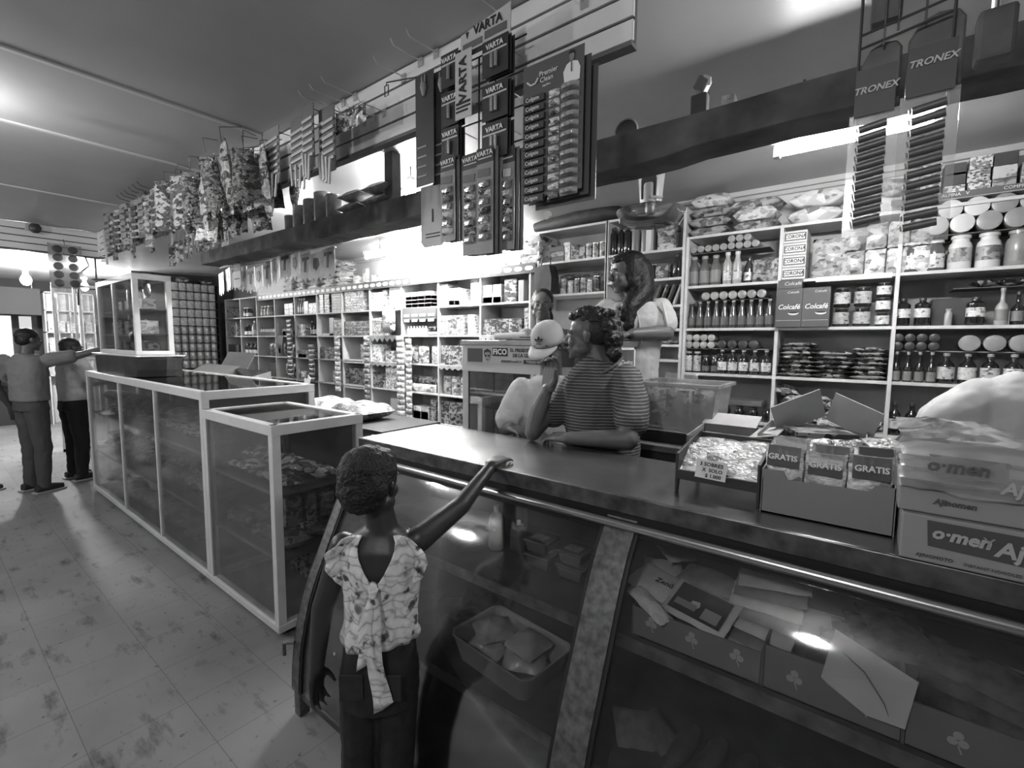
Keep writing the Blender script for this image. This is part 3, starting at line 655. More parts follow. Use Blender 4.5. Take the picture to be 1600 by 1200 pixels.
# ----- the two narrow shelvings in the middle -----
a1, a2, a3 = 2.262+.018, 1.99+.018, 1.35
cc = 'wide-gap shelving top row'
for i, (dx, zz, m_, w_, h_) in enumerate(((.06,0,M('dark_carton', .06, .5, var=.5),.09,.15),(.17,0,cardd,.15,.045),(.17,.046,p_mid,.15,.04),(.17,.088,cardd,.14,.04),(.26,0,p_label,.06,.15),(.335,0,p_dark,.07,.12),(.40,0,p_dark,.06,.1))):
    one(pbox(w_,.14,h_,m_), (-2.33+dx, YF, a1+zz), f'{"flat" if w_>.1 else "upright"} carton, {od(i+1)} of the cartons behind the girl\'s top shelf'.replace("'s top shelf", ', upper board'), 'carton', 'cartons on the board above the girl')
row(pcan(.028,.12,p_mid), -2.33+.455, .062, 3, YF, a1, 'printed tin', cc, 'tin')
for i, (dx, h_) in enumerate(((.22,.13),(.29,.11),(.35,.12),(.41,.12),(.47,.1),(.53,.13))):
    one(pcan(.029,h_,(p_mid,p_label,p_dark)[i%3]), (-2.33+dx, YF, a2), f'printed tin, {od(i+1)} from left on the board beside the girl', 'tin', 'printed tins beside the girl')
row(pillow(.14,.12,.045,film,'plastic_bag',seed=9), -2.33+.25, .12, 3, YF+.08, a2+.125, 'clear plastic bag lying over the tins', cc.replace('top','second'), 'bag')
c3 = 'close-board shelving'
row(pbot('flask', .030, .215, bglass, capd, None), -1.655, .055, 3, YF, a1, 'tall black cylinder bottle', c3+' top row', 'bottle')
row(pcan(.032,.2,M('grey_can', .2, .4)), -1.48, .075, 2, YF, a1, 'tall grey canister', c3+' top row', 'canister')
one(pbox(.04,.1,.2,paper), (-1.37, YF, a1), 'narrow white upright box behind the long-haired woman', 'box')
row(pbox(.12,.14,.045,p_mid), -1.24, .14, 1, YF, a1, 'grey flat carton in a pile', c3+' top row', 'carton', up=4, dz=.046)
one(pbox(.1,.12,.12,cardd), (-1.15, YF+.05, a1), 'square dull carton at the end of the close-board top row', 'carton')
one(pbox(.1,.1,.16,p_label), (-1.62, YF, 2.073), 'pale label carton left of the long-haired woman', 'carton')
row(pcan(.04,.11,bglass,'tin_can'), -1.33, .09, 1, YF, 2.073, 'black tin', c3+' second row', 'tin')
one(pbot('soda', .038, .17, bglass, capd, None), (-1.16, YF, 2.073), 'dark pointed bottle right of the long-haired woman', 'bottle')
one(pbox(.09,.12,.11,p_dark), (-1.26, YF, 2.073), 'small printed dark carton beside the pointed bottle', 'carton')
for i in range(4): one(pbox(.012,.2,.15,(cardd,p_mid,cardd,cardl)[i]), (-1.32+.05*i, YF, 1.885), f'leaning booklet, {od(i+1)} from left, behind the long-haired woman', 'booklet', 'leaning booklets', rot=(0,.35,0))
for i in range(3): one(pbox(.03,.1,.1,p_dark), (-1.30+.07*i, YF, 1.71), f'small dark packet, {od(i+1)} from left on the low close board', 'packet')
for i in range(3): one(pillow(.1,.12,.03,p_mid,'packet',seed=11), (-1.30+.09*i, YF+.07, 1.595), f'flat packet, {od(i+1)} from left on the lowest visible close board', 'packet')
# ----- left shelving: bay k counts from the right -----
LZs = [z+.018 for z in LZ]
def bay(k): return -2.43-.583*k+.012, -2.43-.583*(k-1)-.012   # k = 1 is the rightmost
def cell(k, s): return f"left shelving {od(k)} bay from right, {('top','second','third','fourth','fifth')[s-1]} row"
def stack(k, s, w, h, m, n, up, desc, x=.0, dn=.16, cat='carton', gap=.003, ht=None, name='carton'):
    x0, x1 = bay(k); z = LZs[s]; p = pbox(w, dn, h, m, name=name)
    row(p, x0+x+w/2+.01, w+gap, n, YF, z, desc, cell(k,s).replace('left shelving ', 'left '), cat, up=up, dz=h+.0015)
def bots(k, s, kind, r, h, m, n, desc, x=.02, cap=capw, lab=p_label, cat='bottle'):
    x0, x1 = bay(k); row(pbot(kind, r, h, m, cap, lab), x0+x+r, r*2.15, n, YF, LZs[s], desc, cell(k,s).replace('left shelving ', 'left '), cat)
def bags(k, s, w, h, m, n, desc, x=.02, cat='pouch', d=.05, dx=None, seed=0):
    x0, x1 = bay(k); row(pstand(w, h, d, m, seed=seed), x0+x+w/2, dx or w*1.04, n, YF, LZs[s], desc, cell(k,s).replace('left shelving ', 'left '), cat)
P_dc = M('dark_carton', .06, .5, var=.5); P_lc = M('pale_carton', .55, .5, var=.2, scale=30)
# bay 1
stack(1,1,.11,.17,P_lc,1,1,'white cereal box'); stack(1,1,.1,.17,p_label,1,1,'white cereal box with figure',x=.12); stack(1,1,.11,.06,p_light,2,1,'small pale box behind',x=.0,dn=.1)
stack(1,1,.14,.21,p_dark,1,1,'large dark picture box',x=.26); stack(1,1,.06,.19,grey,1,1,'narrow grey box',x=.42)
stack(1,2,.075,.15,p_dark,6,1,'dark carton with cutlery print'); stack(1,2,.04,.24,p_mid,1,1,'narrow upright packet',x=.49)
stack(1,3,.1,.16,p_dark,4,1,'dark coffee carton')
# bay 2
stack(2,1,.1,.22,P_lc,1,1,'tall white box with stripe'); stack(2,1,.075,.17,p_label,2,1,'pale box pair member',x=.12); stack(2,1,.16,.05,cardd,1,1,'flat brown box',x=.11,dn=.25)
stack(2,1,.1,.13,p_label,1,2,'picture box by the upright',x=.42)
stack(2,2,.11,.2,p_mid,3,1,'slanted-print detergent box',x=.0); stack(2,2,.09,.2,p_label,1,1,'white oval-print box',x=.38)
stack(2,3,.11,.2,p_dark,3,1,'dark box with oval mark'); bags(2,4,.12,.2,p_mid,4,'printed food bag'); stack(2,5,.11,.12,p_dark,4,2,'dark square carton')
# bay 3
stack(3,1,.1,.165,p_label,4,1,'white-fronted drink carton',x=.03,cat='carton'); stack(3,1,.1,.04,cardd,4,3,'flat dark tray box',x=.03,dn=.1)
x0, x1 = bay(3)
for i in range(4):
    for j in range(2):
        b = G().box(-.045,.045,-.002,0,-.014,.014).build('shelf_ticket', wink, loc=(x0+.08+.13*i, 3.397, 1.90-.055*j-.02)); tag(b, f'small white ticket, {od(i+1)} from left, '+('upper','lower')[j]+' line below the drink cartons', 'ticket', 'white tickets below the drink cartons')
b = G().box(0,.545,.0,.012,0,.125).build('ticket_board', M('ticket_board', .10, .6), loc=(x0+.0, 3.4, 1.838)); tag(b, 'dark hanging board carrying white tickets in the third bay', 'board')
bots(3,2,'juice',.022,.1,M('white_jar',.68,.3),7,'tiny white bottle',x=.04); bots(3,2,'jar',.03,.09,bglass,3,'black tub',x=.38)
bags(3,3,.17,.2,p_mid,2,'duck-print food bag',x=.04); bags(3,3,.1,.2,p_light,1,'slim pale food bag',x=.43)
row(pstand(.1,.09,.06,p_light,seed=4), x0+.08, .09, 5, YF, LZs[4], 'small puffy pouch', 'left third bay from right, fourth row', 'pouch')
row(pstand(.1,.09,.06,p_mid,seed=5), x0+.1, .09, 5, YF+.06, LZs[4]+.08, 'upper small puffy pouch', 'left third bay from right, fourth row', 'pouch')
stack(3,5,.12,.15,p_label,2,1,'pale square carton',x=.14); stack(3,5,.24,.1,cardl,1,1,'dull carton',x=.14,dn=.3); stack(3,5,.08,.24,p_dark,1,1,'dark tall carton',x=.42)
# bay 4
stack(4,1,.09,.1,p_label,2,2,'small white packet'); stack(4,1,.07,.11,p_mid,1,2,'grey packet',x=.2); stack(4,1,.2,.26,paper,1,1,'big plain white box',x=.33,dn=.1); 
stack(4,2,.16,.024,p_fine,1,8,'flat thin pack'); stack(4,3,.14,.2,p_light,1,1,'tall pale-print box'); stack(4,3,.14,.13,p_mid,1,1,'square pale-print box',x=.24)
stack(4,4,.075,.09,p_dark,3,2,'small dark packet'); stack(4,4,.2,.25,p_fine,1,1,'box with zigzag print',x=.24); stack(4,5,.16,.1,cardl,1,2,'dull brown carton',x=.32)
# bay 5
stack(5,1,.13,.03,p_fine,3,8,'small flat box',x=.02); stack(5,2,.13,.028,p_dark,4,6,'flat dark box'); 
stack(5,3,.1,.2,p_mid,2,1,'soup packet box',x=.34,dn=.1); stack(5,4,.12,.07,p_dark,4,3,'squat dark carton')
# bay 6
stack(6,1,.11,.034,p_label,1,7,'striped flat box'); stack(6,1,.11,.034,p_dark,1,7,'dark flat box',x=.14); stack(6,1,.1,.034,P_lc,2,7,'white flat box',x=.31)
stack(6,2,.09,.045,P_lc,1,5,'white tube box',x=.24); stack(6,2,.09,.1,p_dark,2,2,'dark picture carton',x=.35); stack(6,2,.28,.03,paper,1,1,'flat white lid box',x=.05)
stack(6,3,.1,.05,p_dark,4,3,'squat dark packet'); stack(6,4,.1,.08,p_mid,2,2,'grey-print packet',x=.3)
# bay 7
bots(7,1,'soda',.03,.22,M('clear_bottle',.3,.2),3,'tall clear bottle'); stack(7,1,.11,.17,p_light,1,1,'white box front',x=.2); stack(7,1,.1,.14,p_mid,2,1,'grey box',x=.33)
stack(7,2,.05,.16,p_light,3,1,'slim light pack'); bots(7,2,'flask',.035,.2,bglass,3,'black round bottle',x=.34,cap=capd)
stack(7,3,.12,.05,p_mid,3,2,'low grey carton'); stack(7,3,.1,.05,P_lc,2,1,'low white carton',x=.02,dn=.1); bags(7,4,.16,.12,p_light,2,'loose pale bag')
# bay 8
stack(8,1,.12,.08,p_dark,2,2,'dark soup carton',x=.24); stack(8,2,.14,.1,cardl,2,1,'brown carton',x=.16); stack(8,2,.1,.07,p_dark,3,1,'black carton',x=.15,dn=.25)
bags(8,3,.12,.2,p_dark,3,'dark hanging-type pouch',x=.15); bags(8,4,.1,.22,p_dark,3,'dark tall pouch',x=.2)
# bay 9, 10, 11
bots(9,1,'jar',.05,.16,M('clear_bottle',.3,.2),3,'grey jar',x=.04); bots(9,2,'jar',.038,.12,M('white_jar',.68,.3),6,'white jar',x=.02,cap=capd); stack(9,2,.48,.06,cardd,1,1,'long dark tray box',x=.02,dn=.28)
bags(9,3,.12,.2,p_dark,2,'dark pouch',x=.3); stack(9,4,.2,.2,P_dc,1,1,'dark upright carton',x=.3)
bots(10,1,'jar',.05,.16,bglass,2,'dark jar'); bots(10,2,'soda',.05,.24,M('clear_bottle',.3,.2),1,'pale bottle',x=.3,cap=capw); bots(10,2,'flask',.07,.18,bglass,2,'fat black bottle',cap=capd)
bots(10,3,'jar',.07,.2,bglass,3,'big black jar',cap=capd); stack(11,1,.24,.2,p_mid,1,1,'striped jar box'); stack(11,2,.12,.22,p_mid,3,1,'grey striped box'); stack(11,3,.2,.16,P_dc,2,1,'dark carton')
# goods on top of the left shelving
tz = LZ[0]+.018
tops = [pillow(.25,.18,.07,PACK('top_print', .25, .55, .85, scale=22, rough=.25),'flour_bag',seed=s,flat=3.5) for s in (12,13)]
q = 0
for gx, n, nm in ((-6.75,4,'far'),(-6.42,5,'second'),(-6.10,5,'third'),(-5.75,6,'fourth'),(-5.42,5,'fifth')):
    for k in range(n): one(tops[k%2], (gx+random.uniform(-.02,.02), YF+.1, tz+.066*k), f'bulging food bag, {od(k+1)} from bottom in the {nm} pile on the left shelving', 'bag', 'food bags piled on the left shelving', rz=random.uniform(-.1,.1))
for i in range(16):
    gx = -5.1+.165*i; hh = (.12,.17,.1,.15)[i%4]
    one((pbox(.1,.12,hh,p_light), pstand(.13,hh+.03,.06,p_light,seed=6), pcan(.045,hh,p_label))[i%3], (gx, YF+.03, tz), f'brightly lit small pack, {od(i+1)} from left along the top of the left shelving', 'pack', 'packs along the top of the left shelving')
bb = pillow(.24,.17,.085,PACK('rice_print', .1, .6, .8, scale=18, rough=.3),'rice_bag',seed=14,flat=3.5)
for k in range(3): one(bb, (-2.42, YF+.05, tz+.085*k), 'pale bag with round dark print, '+('bottom','middle','top')[k]+' of the pile above the girl', 'bag', 'bags piled above the girl')
# ---------------- tins stacked on the far partition ----------------
t = T('tin_rack', 'tall rack filled with rows of tins on the far partition wall', 'rack', (-9.28, 2.3, .4))
for z in [.72+.141*k for k in range(10)]: G().box(0,.30,.06,1.06,z,z+.008).build('shelf', M('rack_tray', .1, .6), t)
for y in (.03, 1.06): G().box(0,.26,y,y+.03,0,2.12).build('upright', dark, t)
G().box(0,.01,.03,1.09,0,2.12).build('back_board', dark, t)
tin = pcan(.052,.128,M('tin_print', .55, .3, .35, var=.5, scale=22), 'tin'); tin2 = pcan(.052,.128,M('tin_print_pale', .75, .35, 0, var=.35, scale=30), 'tin')
for k in range(10):
    for i in range(9):
        if (k < 4 and i == 0): continue
        L = f"round tin, {od(i+1)} from left, {od(10-k)} tray from top of the tin rack"
        one(tin if k < 5 else tin2, (-9.28+.20, 2.42+.108*i-.047, .4+.728+.141*k), L, 'tin', 'tins stacked on the far rack')
for k, (y, w_) in enumerate(((2.4,.3),(2.85,.35),(3.2,.25))): one(pillow(.3,.2,.1,film,'plastic_bag',seed=9), (-9.12, y, 2.525), f'clear bag on the tin rack, {od(k+1)} from left', 'bag')
# ---------------- goods hanging from the slat panel ----------------
bc = M('blister_card_dark', .035, .45, var=.2); bcm = M('blister_card_mid', .12, .45, var=.2); bcw = M('blister_card_pale', .5, .5)
silver = M('silver_cell', .55, .25, .7); bub = GLASS('blister_bubble', .10, .8, gl=1.3, rough=.08)
def hook(x, z, y0=1.262, ln=.13, label=None):
    o = G().tube([(0,0,0),(0,-.01,-.0),(0,-ln*.9,-.006),(0,-ln,.012)], .0022, 6).box(-.012,.012,-.004,.004,-.02,.01).build('peg_hook', lwire, loc=(x,y0,z))
    return tag(o, label, 'hook', 'empty hooks on the slat panel') if label else o
def varta_card(x, z, label, w=.078, h=.105, y=1.13, n=2, back=3):
    t = T('battery_card', label, 'battery card', (x, y, z)); 
    g = G(); 
    for k in range(back): g.box(-w/2+.003*k, w/2+.003*k, .012*k, .012*k+.001, -h, 0)
    g.build('card', bc, t)
    G().box(-w/2+.004, w/2-.004, -.002, 0, -h*.36, -h*.31).build('stripe', bcw, t)
    TXT('VARTA', .021, (0,-.003,-h*.2), wink, t, off=.0006)
    for i in range(n): G().cyl(((i-(n-1)/2)*.016,-.006,-h*.82), .006, h*.4, 10).build('cell', silver, t, smooth=True)
    G().tube([(0,.03,.004),(0,.13,.006)], .002, 6).build('peg', lwire, t)
    return t
for i, z in enumerate((2.525, 2.405, 2.295)): varta_card(-1.135, z, 'dark battery card, '+('top','middle','bottom')[i]+' of the left column hanging beside the upright sign', n=1)
for i, z in enumerate((2.50, 2.375, 2.262)): varta_card(-.945, z, 'dark battery card, '+('top','middle','bottom')[i]+' of the right column hanging beside the upright sign', w=.1, n=2)
t = T('display_sign', 'white battery display header sign at the top of the hanging cards', 'sign', (-.989, 1.135, 2.57))
G().prism([(-.1,-.012),(.098,.012),(.098,-.075),(-.1,-.085)], 0, .003).build('board', bcw, t)
TXT('VARTA', .036, (.012,-.002,-.018), ink, t, off=.0008); g = G(); g.prism([(-.078,-.012),(-.066,-.012),(-.072,-.030)], -.002, 0); g.build('triangle_mark', ink, t)
G().box(-.09,-.01,-.002,0,-.062,-.044).box(.0,.085,-.002,0,-.058,-.036).build('dark_panels', bcm, t); G().box(-.1,.0,-.002,0,-.085,-.07).build('dark_footer', bc, t)
t = T('upright_sign', 'tall white sign with upright battery lettering between the cards', 'sign', (-1.065, 1.12, 2.5))
G().box(-.035,.035,0,.002,-.2,0).build('board', bcw, t); TXT('VARTA', .042, (0,-.002,-.085), ink, t, rot=(pi/2,-pi/2,0), off=.001)
G().box(-.03,.03,-.002,0,-.157,-.15).box(-.03,.03,-.002,0,-.168,-.163).box(-.03,.02,-.002,0,-.18,-.175).build('small_print', ink, t)
t = T('wire_display', 'dark wire display frame behind the battery cards', 'display', (-1.02, 1.2, 2.52))
g = G()
for xx in (-.05, 0.02): g.tube([(xx,0,0),(xx,0,-.42)], .003, 6)
for zz in (0,-.1,-.2,-.3,-.4): g.tube([(-.13,0,zz),(.14,0,zz)], .0025, 6)
g.tube([(0,0,0),(0,.07,0)], .003, 6).tube([(.02,0,0),(.02,.07,0)], .003, 6).build('wires', wire, t)
for i, (x, y) in enumerate(((-1.255,1.13),(-1.19,1.15))):
    t = T('tall_card', 'tall dark hanging card with small figure, '+('left','right')[i]+' of two left of the battery cards', 'card', (x, y, 2.50))
    G().box(-.045,.045,0,.002,-.365,0).build('card', M('tall_card_dark', .045, .4, var=.2), t)
    G().lathe([(.004,-.075),(.012,-.05),(.01,-.035),(.006,-.03)], 10, (0,-.004,0)).lathe([(.003,-.032),(.004,-.02),(.002,-.008)], 8, (-.007,-.004,0)).lathe([(.003,-.032),(.004,-.02),(.002,-.008)], 8, (.007,-.004,0)).build('printed_figure', M('fig_grey', .3, .6), t)
    for k in range(4): G().box(-.035,.01,-.002,0,-.24-.032*k,-.234-.032*k).build('print_line', M('print_line', .3, .6), t)
    G().tube([(0,.0,-.004),(0,.1,0)], .002, 6).build('peg', lwire, t)
def foil_strip(x, z, h, w, label, y=1.12, hdr=True, nb=3, m=p_shiny):
    t = T('blister_strip', label, 'blister strip', (x, y, z))
    g = G()
    for k in range(nb): g.box(-w/2+.007*k, w/2+.007*k, .014*k, .014*k+.0012, -h, -.0)
    g.build('card', M('strip_card', .22, .35, var=.3), t)
    G().box(-w/2,w/2,-.001,0,-.045,0).build('header', bc, t); 
    if hdr: TXT('VARTA', .02, (0,-.003,-.018), wink, t, off=.0005)
    G().box(-w/2+.006,w/2-.006,-.002,0,-.033,-.029).build('stripe', bcw, t)
    G().box(-w/2+.008,w/2-.008,-.002,0,-.085,-.062).build('ticket', bcm if hdr else bcw, t, rot=(0,rad(4),0))
    n = int((h-.11)/.026)
    for k in range(n):
        zz = -.108-.026*k
        G().add(*_bub(w*.72, .024, .012)).build('blister', m if k % 2 else bub, t, loc=(0,-.001,zz), smooth=True)
        G().box(-w*.3,w*.3,-.006,-.0015,zz-.008,zz+.008).build('cell', (bc,silver)[k%2], t)
    G().tube([(0,.0,-.006),(0,.13,-.0)], .002, 6).build('peg', lwire, t)
    return t
def _bub(w, h, d):
    vs = []; fs = []; n, m_ = 8, 5
    for i in range(n+1):
        for j in range(m_+1):
            u, v = i/n*2-1, j/m_*2-1; vs.append((u*w/2, -d*((1-u**4)*(1-v**4))**.6, v*h/2))
    for i in range(n):
        for j in range(m_): a = i*(m_+1)+j; fs.append((a,a+m_+1,a+m_+2,a+1))
    return vs, fs
foil_strip(-1.135, 2.20, .27, .066, 'foil blister strip hanging lowest at the left of four below the cards')
foil_strip(-1.035, 2.185, .31, .066, 'foil blister strip, second from left of four below the cards')
foil_strip(-.965, 2.185, .315, .066, 'foil blister strip, third from left of four below the cards', y=1.11)
foil_strip(-.90, 2.18, .30, .05, 'narrow foil blister strip, rightmost of four below the cards', y=1.14, hdr=False)
# toothpaste display
t = T('toothpaste_display', 'tall hanging display card with twelve rows of toothpaste and a man in white', 'display', (-.74, 1.13, 2.376))
cw = .098
g = G()
for k in range(3): g.box(-cw+.011*k, cw+.011*k, .018*k, .018*k+.0015, -.385-.012*k+.02, 0-.02*k)
g.build('card', M('display_card', .10, .4), t)
TXT('Premier', .019, (-.012,-.002,-.035), wink, t); TXT('Clean', .019, (-.018,-.002,-.052), wink, t); TXT('cepillos', .009, (-.018,-.002,-.068), wink, t)
G().tube([(-.082,-.003,-.045),(-.07,-.003,-.056),(-.055,-.003,-.055),(-.045,-.003,-.043)], .0025, 6).build('smile_mark', wink, t)
pf = G(); pf.prism([(-.022,-.085),(-.026,-.055),(-.016,-.038),(-.006,-.034),(.006,-.034),(.018,-.038),(.026,-.055),(.024,-.085)], 0, .001).build('printed_coat', wink, t, loc=(.062,-.002,0))
G().prism([(.008*cos(a),.011*sin(a)-.022) for a in [2*pi*k/14 for k in range(14)]], 0, .001).build('printed_head', M('print_skin2', .2, .7), t, loc=(.062,-.003,0))
G().prism([(.009*cos(a),.008*sin(a)-.014) for a in [pi*k/8 for k in range(9)]], 0, .001).build('printed_hair', ink, t, loc=(.062,-.004,0)); G().box(-.002,.002,0,.001,-.06,-.036).build('printed_tie', bcm, t, loc=(.062,-.004,0))
for k in range(12):
    z = -.098-.0245*k
    b = G().box(-.09,-.02,-.011,0,z-.010,z+.008).build('toothpaste_box', M('toothpaste_box', .06, .4), t, rot=(0,0,0), bev=.001)
    TXT('Colgate', .0155, (-.058,-.0125,z-.001), wink, b, wx=.95)
    G().add(*_bub(.035,.018,.010)).build('small_blister', p_shiny, t, loc=(.008,-.001,z), smooth=True)
    G().add(*_bub(.056,.0185,.018)).build('brush_blister', M('brush_blister', .38, .1, .25, spec=.9, bmp=.5, var=.4, scale=60), t, loc=(.058,-.001,z+.001), smooth=True)
G().tube([(-.02,.01,-.0),(-.02,.09,.0),(-.02,.125,.02)], .0025, 6).build('peg', lwire, t)
o = G().lathe([(.012,-.004),(.013,0),(.012,.004)], 20, axis='y').build('round_tag', bcw, t, loc=(-.03,.03,-.41))
# empty hooks and the last small packs on the panel
for i, (x, z) in enumerate(((-1.52,2.63),(-1.42,2.655),(-1.335,2.655),(-1.02,2.655),(-.72,2.58),(-.66,2.63))):
    hook(x, z, ln=.14, label='thin wire hook, '+od(i+1)+' from left of the empty ones on the slat panel')
hk = G().tube([(0,0,0),(0,-.16,-.09),(0,-.16,-.1)], .0022, 6).tube([(-.01,-.16,-.1),(-.01,-.16,-.135),(.01,-.16,-.135),(.01,-.16,-.1),(-.01,-.16,-.1)], .002, 6).build('peg_hook', wire, loc=(-1.42,1.262,2.60)); tag(hk, 'long wire hook with a looped price clip left of the battery cards', 'hook')
for i, x in enumerate((-1.78,-1.72,-1.645)):
    t = one(pstand(.072,.085,.02,(p_dshiny,p_dshiny,p_shiny)[i],seed=8), (x,1.14,2.445), 'small foil pack on a hook, '+('left','middle','right')[i]+' of three on the slat panel', 'packet', 'small foil packs on the slat panel'); t.name = 'foil_pack'
    hook(0,0).parent = t; t.children[-1].location = (0,.125,.09)
# comb and clip cards
comb = M('comb_white', .5, .4)
for i, (x, z, y) in enumerate(((-2.33,2.60,1.13),(-2.09,2.59,1.14),(-1.98,2.60,1.12),(-1.90,2.58,1.15),(-1.84,2.56,1.13))):
    t = T('comb_card', f'hanging card of combs in rows, {od(i+1)} from left in the comb group', 'card', (x, y, z), group='comb cards')
    w_ = .075 if i < 2 else .045
    G().box(-w_,w_,0,.003,-.26,0).build('card', bcm if i else M('comb_card_mid', .2, .5), t)
    for k in range(6): G().obox((0,-.004,-.06-.03*k), w_*1.8, .005, .012, (0,rad(-4),0)).build('comb_row', comb if i < 2 else bcw, t)
    for k in range(4 if i < 2 else 3): G().obox((-w_+.02+k*w_*.5,-.012,-.24-.012*k), .012, .006, .10, (0,rad(6*(k-1)),0)).build('hanging_comb', comb, t)
    G().tube([(0,0,-.004),(0,.13,.0)], .002, 6).build('peg', wire, t)
# bags, toys and cards crowded on the far part of the panel
hb = [pstand(.13,.30,.05,p_dshiny,seed=20), pstand(.12,.34,.05,p_dshiny,seed=21), pstand(.11,.28,.04,PACK('black_foil_print', .01, .03, .16, scale=40, rough=.16, bmp=1, spec=.9),seed=22), pstand(.14,.26,.05,p_shiny,seed=23)]
rn = random.Random(5); q = 0
for k in range(24):
    x = -3.52+.052*k; p = hb[(k*7+k//3)%4]; q += 1
    o = one(p, (x, 1.02+.09*(k%3), 2.23+.05*rn.random()-(.06 if k%5==2 else 0)), f'crinkled bag hanging in the thick bunch below the slat panel, {od(q)} from the left', 'bag', 'bags hanging in a thick bunch', rot=(rn.uniform(-.1,.1), rn.uniform(-.12,.12), rn.uniform(-.7,.7))); o.name = 'hanging_bag'
    g = G().tube([(0,.02,.29),(0,.02,.36),(0,.12,.38)], .0018, 5).build('tie', wire, o)
hc = [G().box(-.05,.05,0,.02,-.3,0).build('toy_card', p_dark, bev=.002), G().box(-.045,.045,0,.015,-.34,0).build('toy_card', p_dark, bev=.002), G().box(-.06,.06,0,.02,-.26,0).build('toy_card', p_mid, bev=.002)]
for j, p in enumerate(hc):
    PR['hc%d' % j] = p
    for k in range(5): G().box(-.035,.035,-.012,0,-.07-.045*k,-.045-.045*k).build('row_of_items', (M('toy_grey', .2, .4),p_mid,bc)[j], p, bev=.002)
    G().tube([(0,.0,-.004),(0,.12,.0)], .002, 5).build('peg', wire, p)
for k in range(20):
    x = -4.92+.072*k; o = one(hc[(k*5)%3], (x, 1.06+.06*(k%2), 2.60-.02*(k%3)), f'dark carded goods hanging on the far end of the slat panel, {od(k+1)} from left', 'card', 'carded goods hanging at the far end', rot=(0,rn.uniform(-.05,.05),rn.uniform(-.4,.3)))
hl = pstand(.05,.16,.02,p_dshiny,seed=24)
for k in range(14): o = one(hl, (-4.0+.09*k, 1.2, 2.12+.006*k), f'small sachet dangling under the hanging bags, {od(k+1)} from left', 'sachet', 'sachets dangling under the bags', rz=rn.uniform(-.5,.5)); G().tube([(0,.01,.15),(0,.03,.33),(0,.06,.5)], .001, 5).build('string', wire, o)
t = T('tooth_rack', 'pale toothed plastic strip hanging at the far end of the slat panel', 'strip', (-4.75, 1.0, 2.42))
g = G().obox((0,0,-.12), .015, .01, .26, (0,rad(-12),0))
for k in range(7): g.obox((-.055-.004*k,0,-.02-.032*k), .09, .008, .008, (0,rad(5),0))
g.tube([(0,0,0),(0,.27,.1)], .002, 5).build('strip', bcw, t)
for k in range(6): o = G().tube([(0,0,0),(0,-.2,.03),(0,-.22,.05)], .0025, 5).build('peg_hook', wire, loc=(-4.55+.1*k,1.262,2.62)); tag(o, f'long bare hook above the far hanging goods, {od(k+1)} from left', 'hook', 'long bare hooks at the far end')
for k in range(3): o = hook(-2.02+.09*k, 2.655, ln=.16, label='wire hook above the foil packs, '+od(k+1)+' from left')

# flagged snack banner under the beam
t = T('snack_banner', 'string of pale printed pouches with jagged lower edge hanging below the beam', 'banner', (0, 1.9, 2.22))
fm = M('flag_pale', .5, .4, var=.2, scale=20); fd = M('flag_dark', .08, .4)
for k in range(13):
    x = -5.0+.155*k; z = .03*sin(k)-.02*(12-k)/6+.05; o = G().prism([(-.07,0),(.07,.015),(.075,-.16),(.045,-.20),(.02,-.165),(-.01,-.21),(-.035,-.17),(-.065,-.2)], 0, .004).build('flag', fm, t, loc=(x,0,z), rot=(0,0,random.uniform(-.15,.15)))
    (G().prism([(-.035,-.03),(.02,-.03),(.035,-.08),(.0,-.12),(-.04,-.1)], -.002, 0) if k % 2 else G().prism([(-.045,-.02),(.05,-.02),(.05,-.04),(.015,-.045),(.005,-.13),(-.02,-.13),(-.015,-.045),(-.045,-.05)], -.002, 0)).build('flag_print', fd if k % 3 else bcm, o)
G().tube([(-5.1,0,.06),(-4,0,.03),(-3.02,0,.1)], .003, 5).build('cord', wire, t)
G().box(-5.0,-2.98,-.01,.02,.055,.12).build('top_sheet', M('crumpled_sheet', .2, .4, var=.5, scale=10, bmp=1, bscale=9), t)
t = T('hang_label', 'two-tone rounded label hanging from the beam over the pouches', 'label', (-4.47, 1.83, 2.40)); G().box(-.07,.07,0,.004,-.22,0).build('dark_part', bc, t); G().prism([(-.075,-.2),(.075,-.2),(.075,-.32),(.06,-.34),(-.06,-.34),(-.075,-.32)], -.003, .004).build('pale_part', M('label_pale', .4, .5), t)
G().box(-.05,.05,-.005,-.003,-.27,-.26).build('print_line', ink, t)
t = T('hanging_sign', 'pale rounded plastic sign hanging in front of the bright left lamp', 'sign', (-1.745, 1.62, 2.36))
G().prism([(-.085,0),(.085,0),(.085,-.27),(.065,-.295),(-.065,-.295),(-.085,-.27)], 0, .004).build('board', M('sign_grey', .34, .35), t)
TXT('I', .09, (.0,-.002,-.15), ink, t); G().box(-.05,.05,-.002,0,-.235,-.23).box(-.05,.05,-.002,0,-.25,-.245).build('print_lines', ink, t)
G().tube([(0,0,0),(0,.08,.06)], .002, 5).build('wire_loop', wire, t)
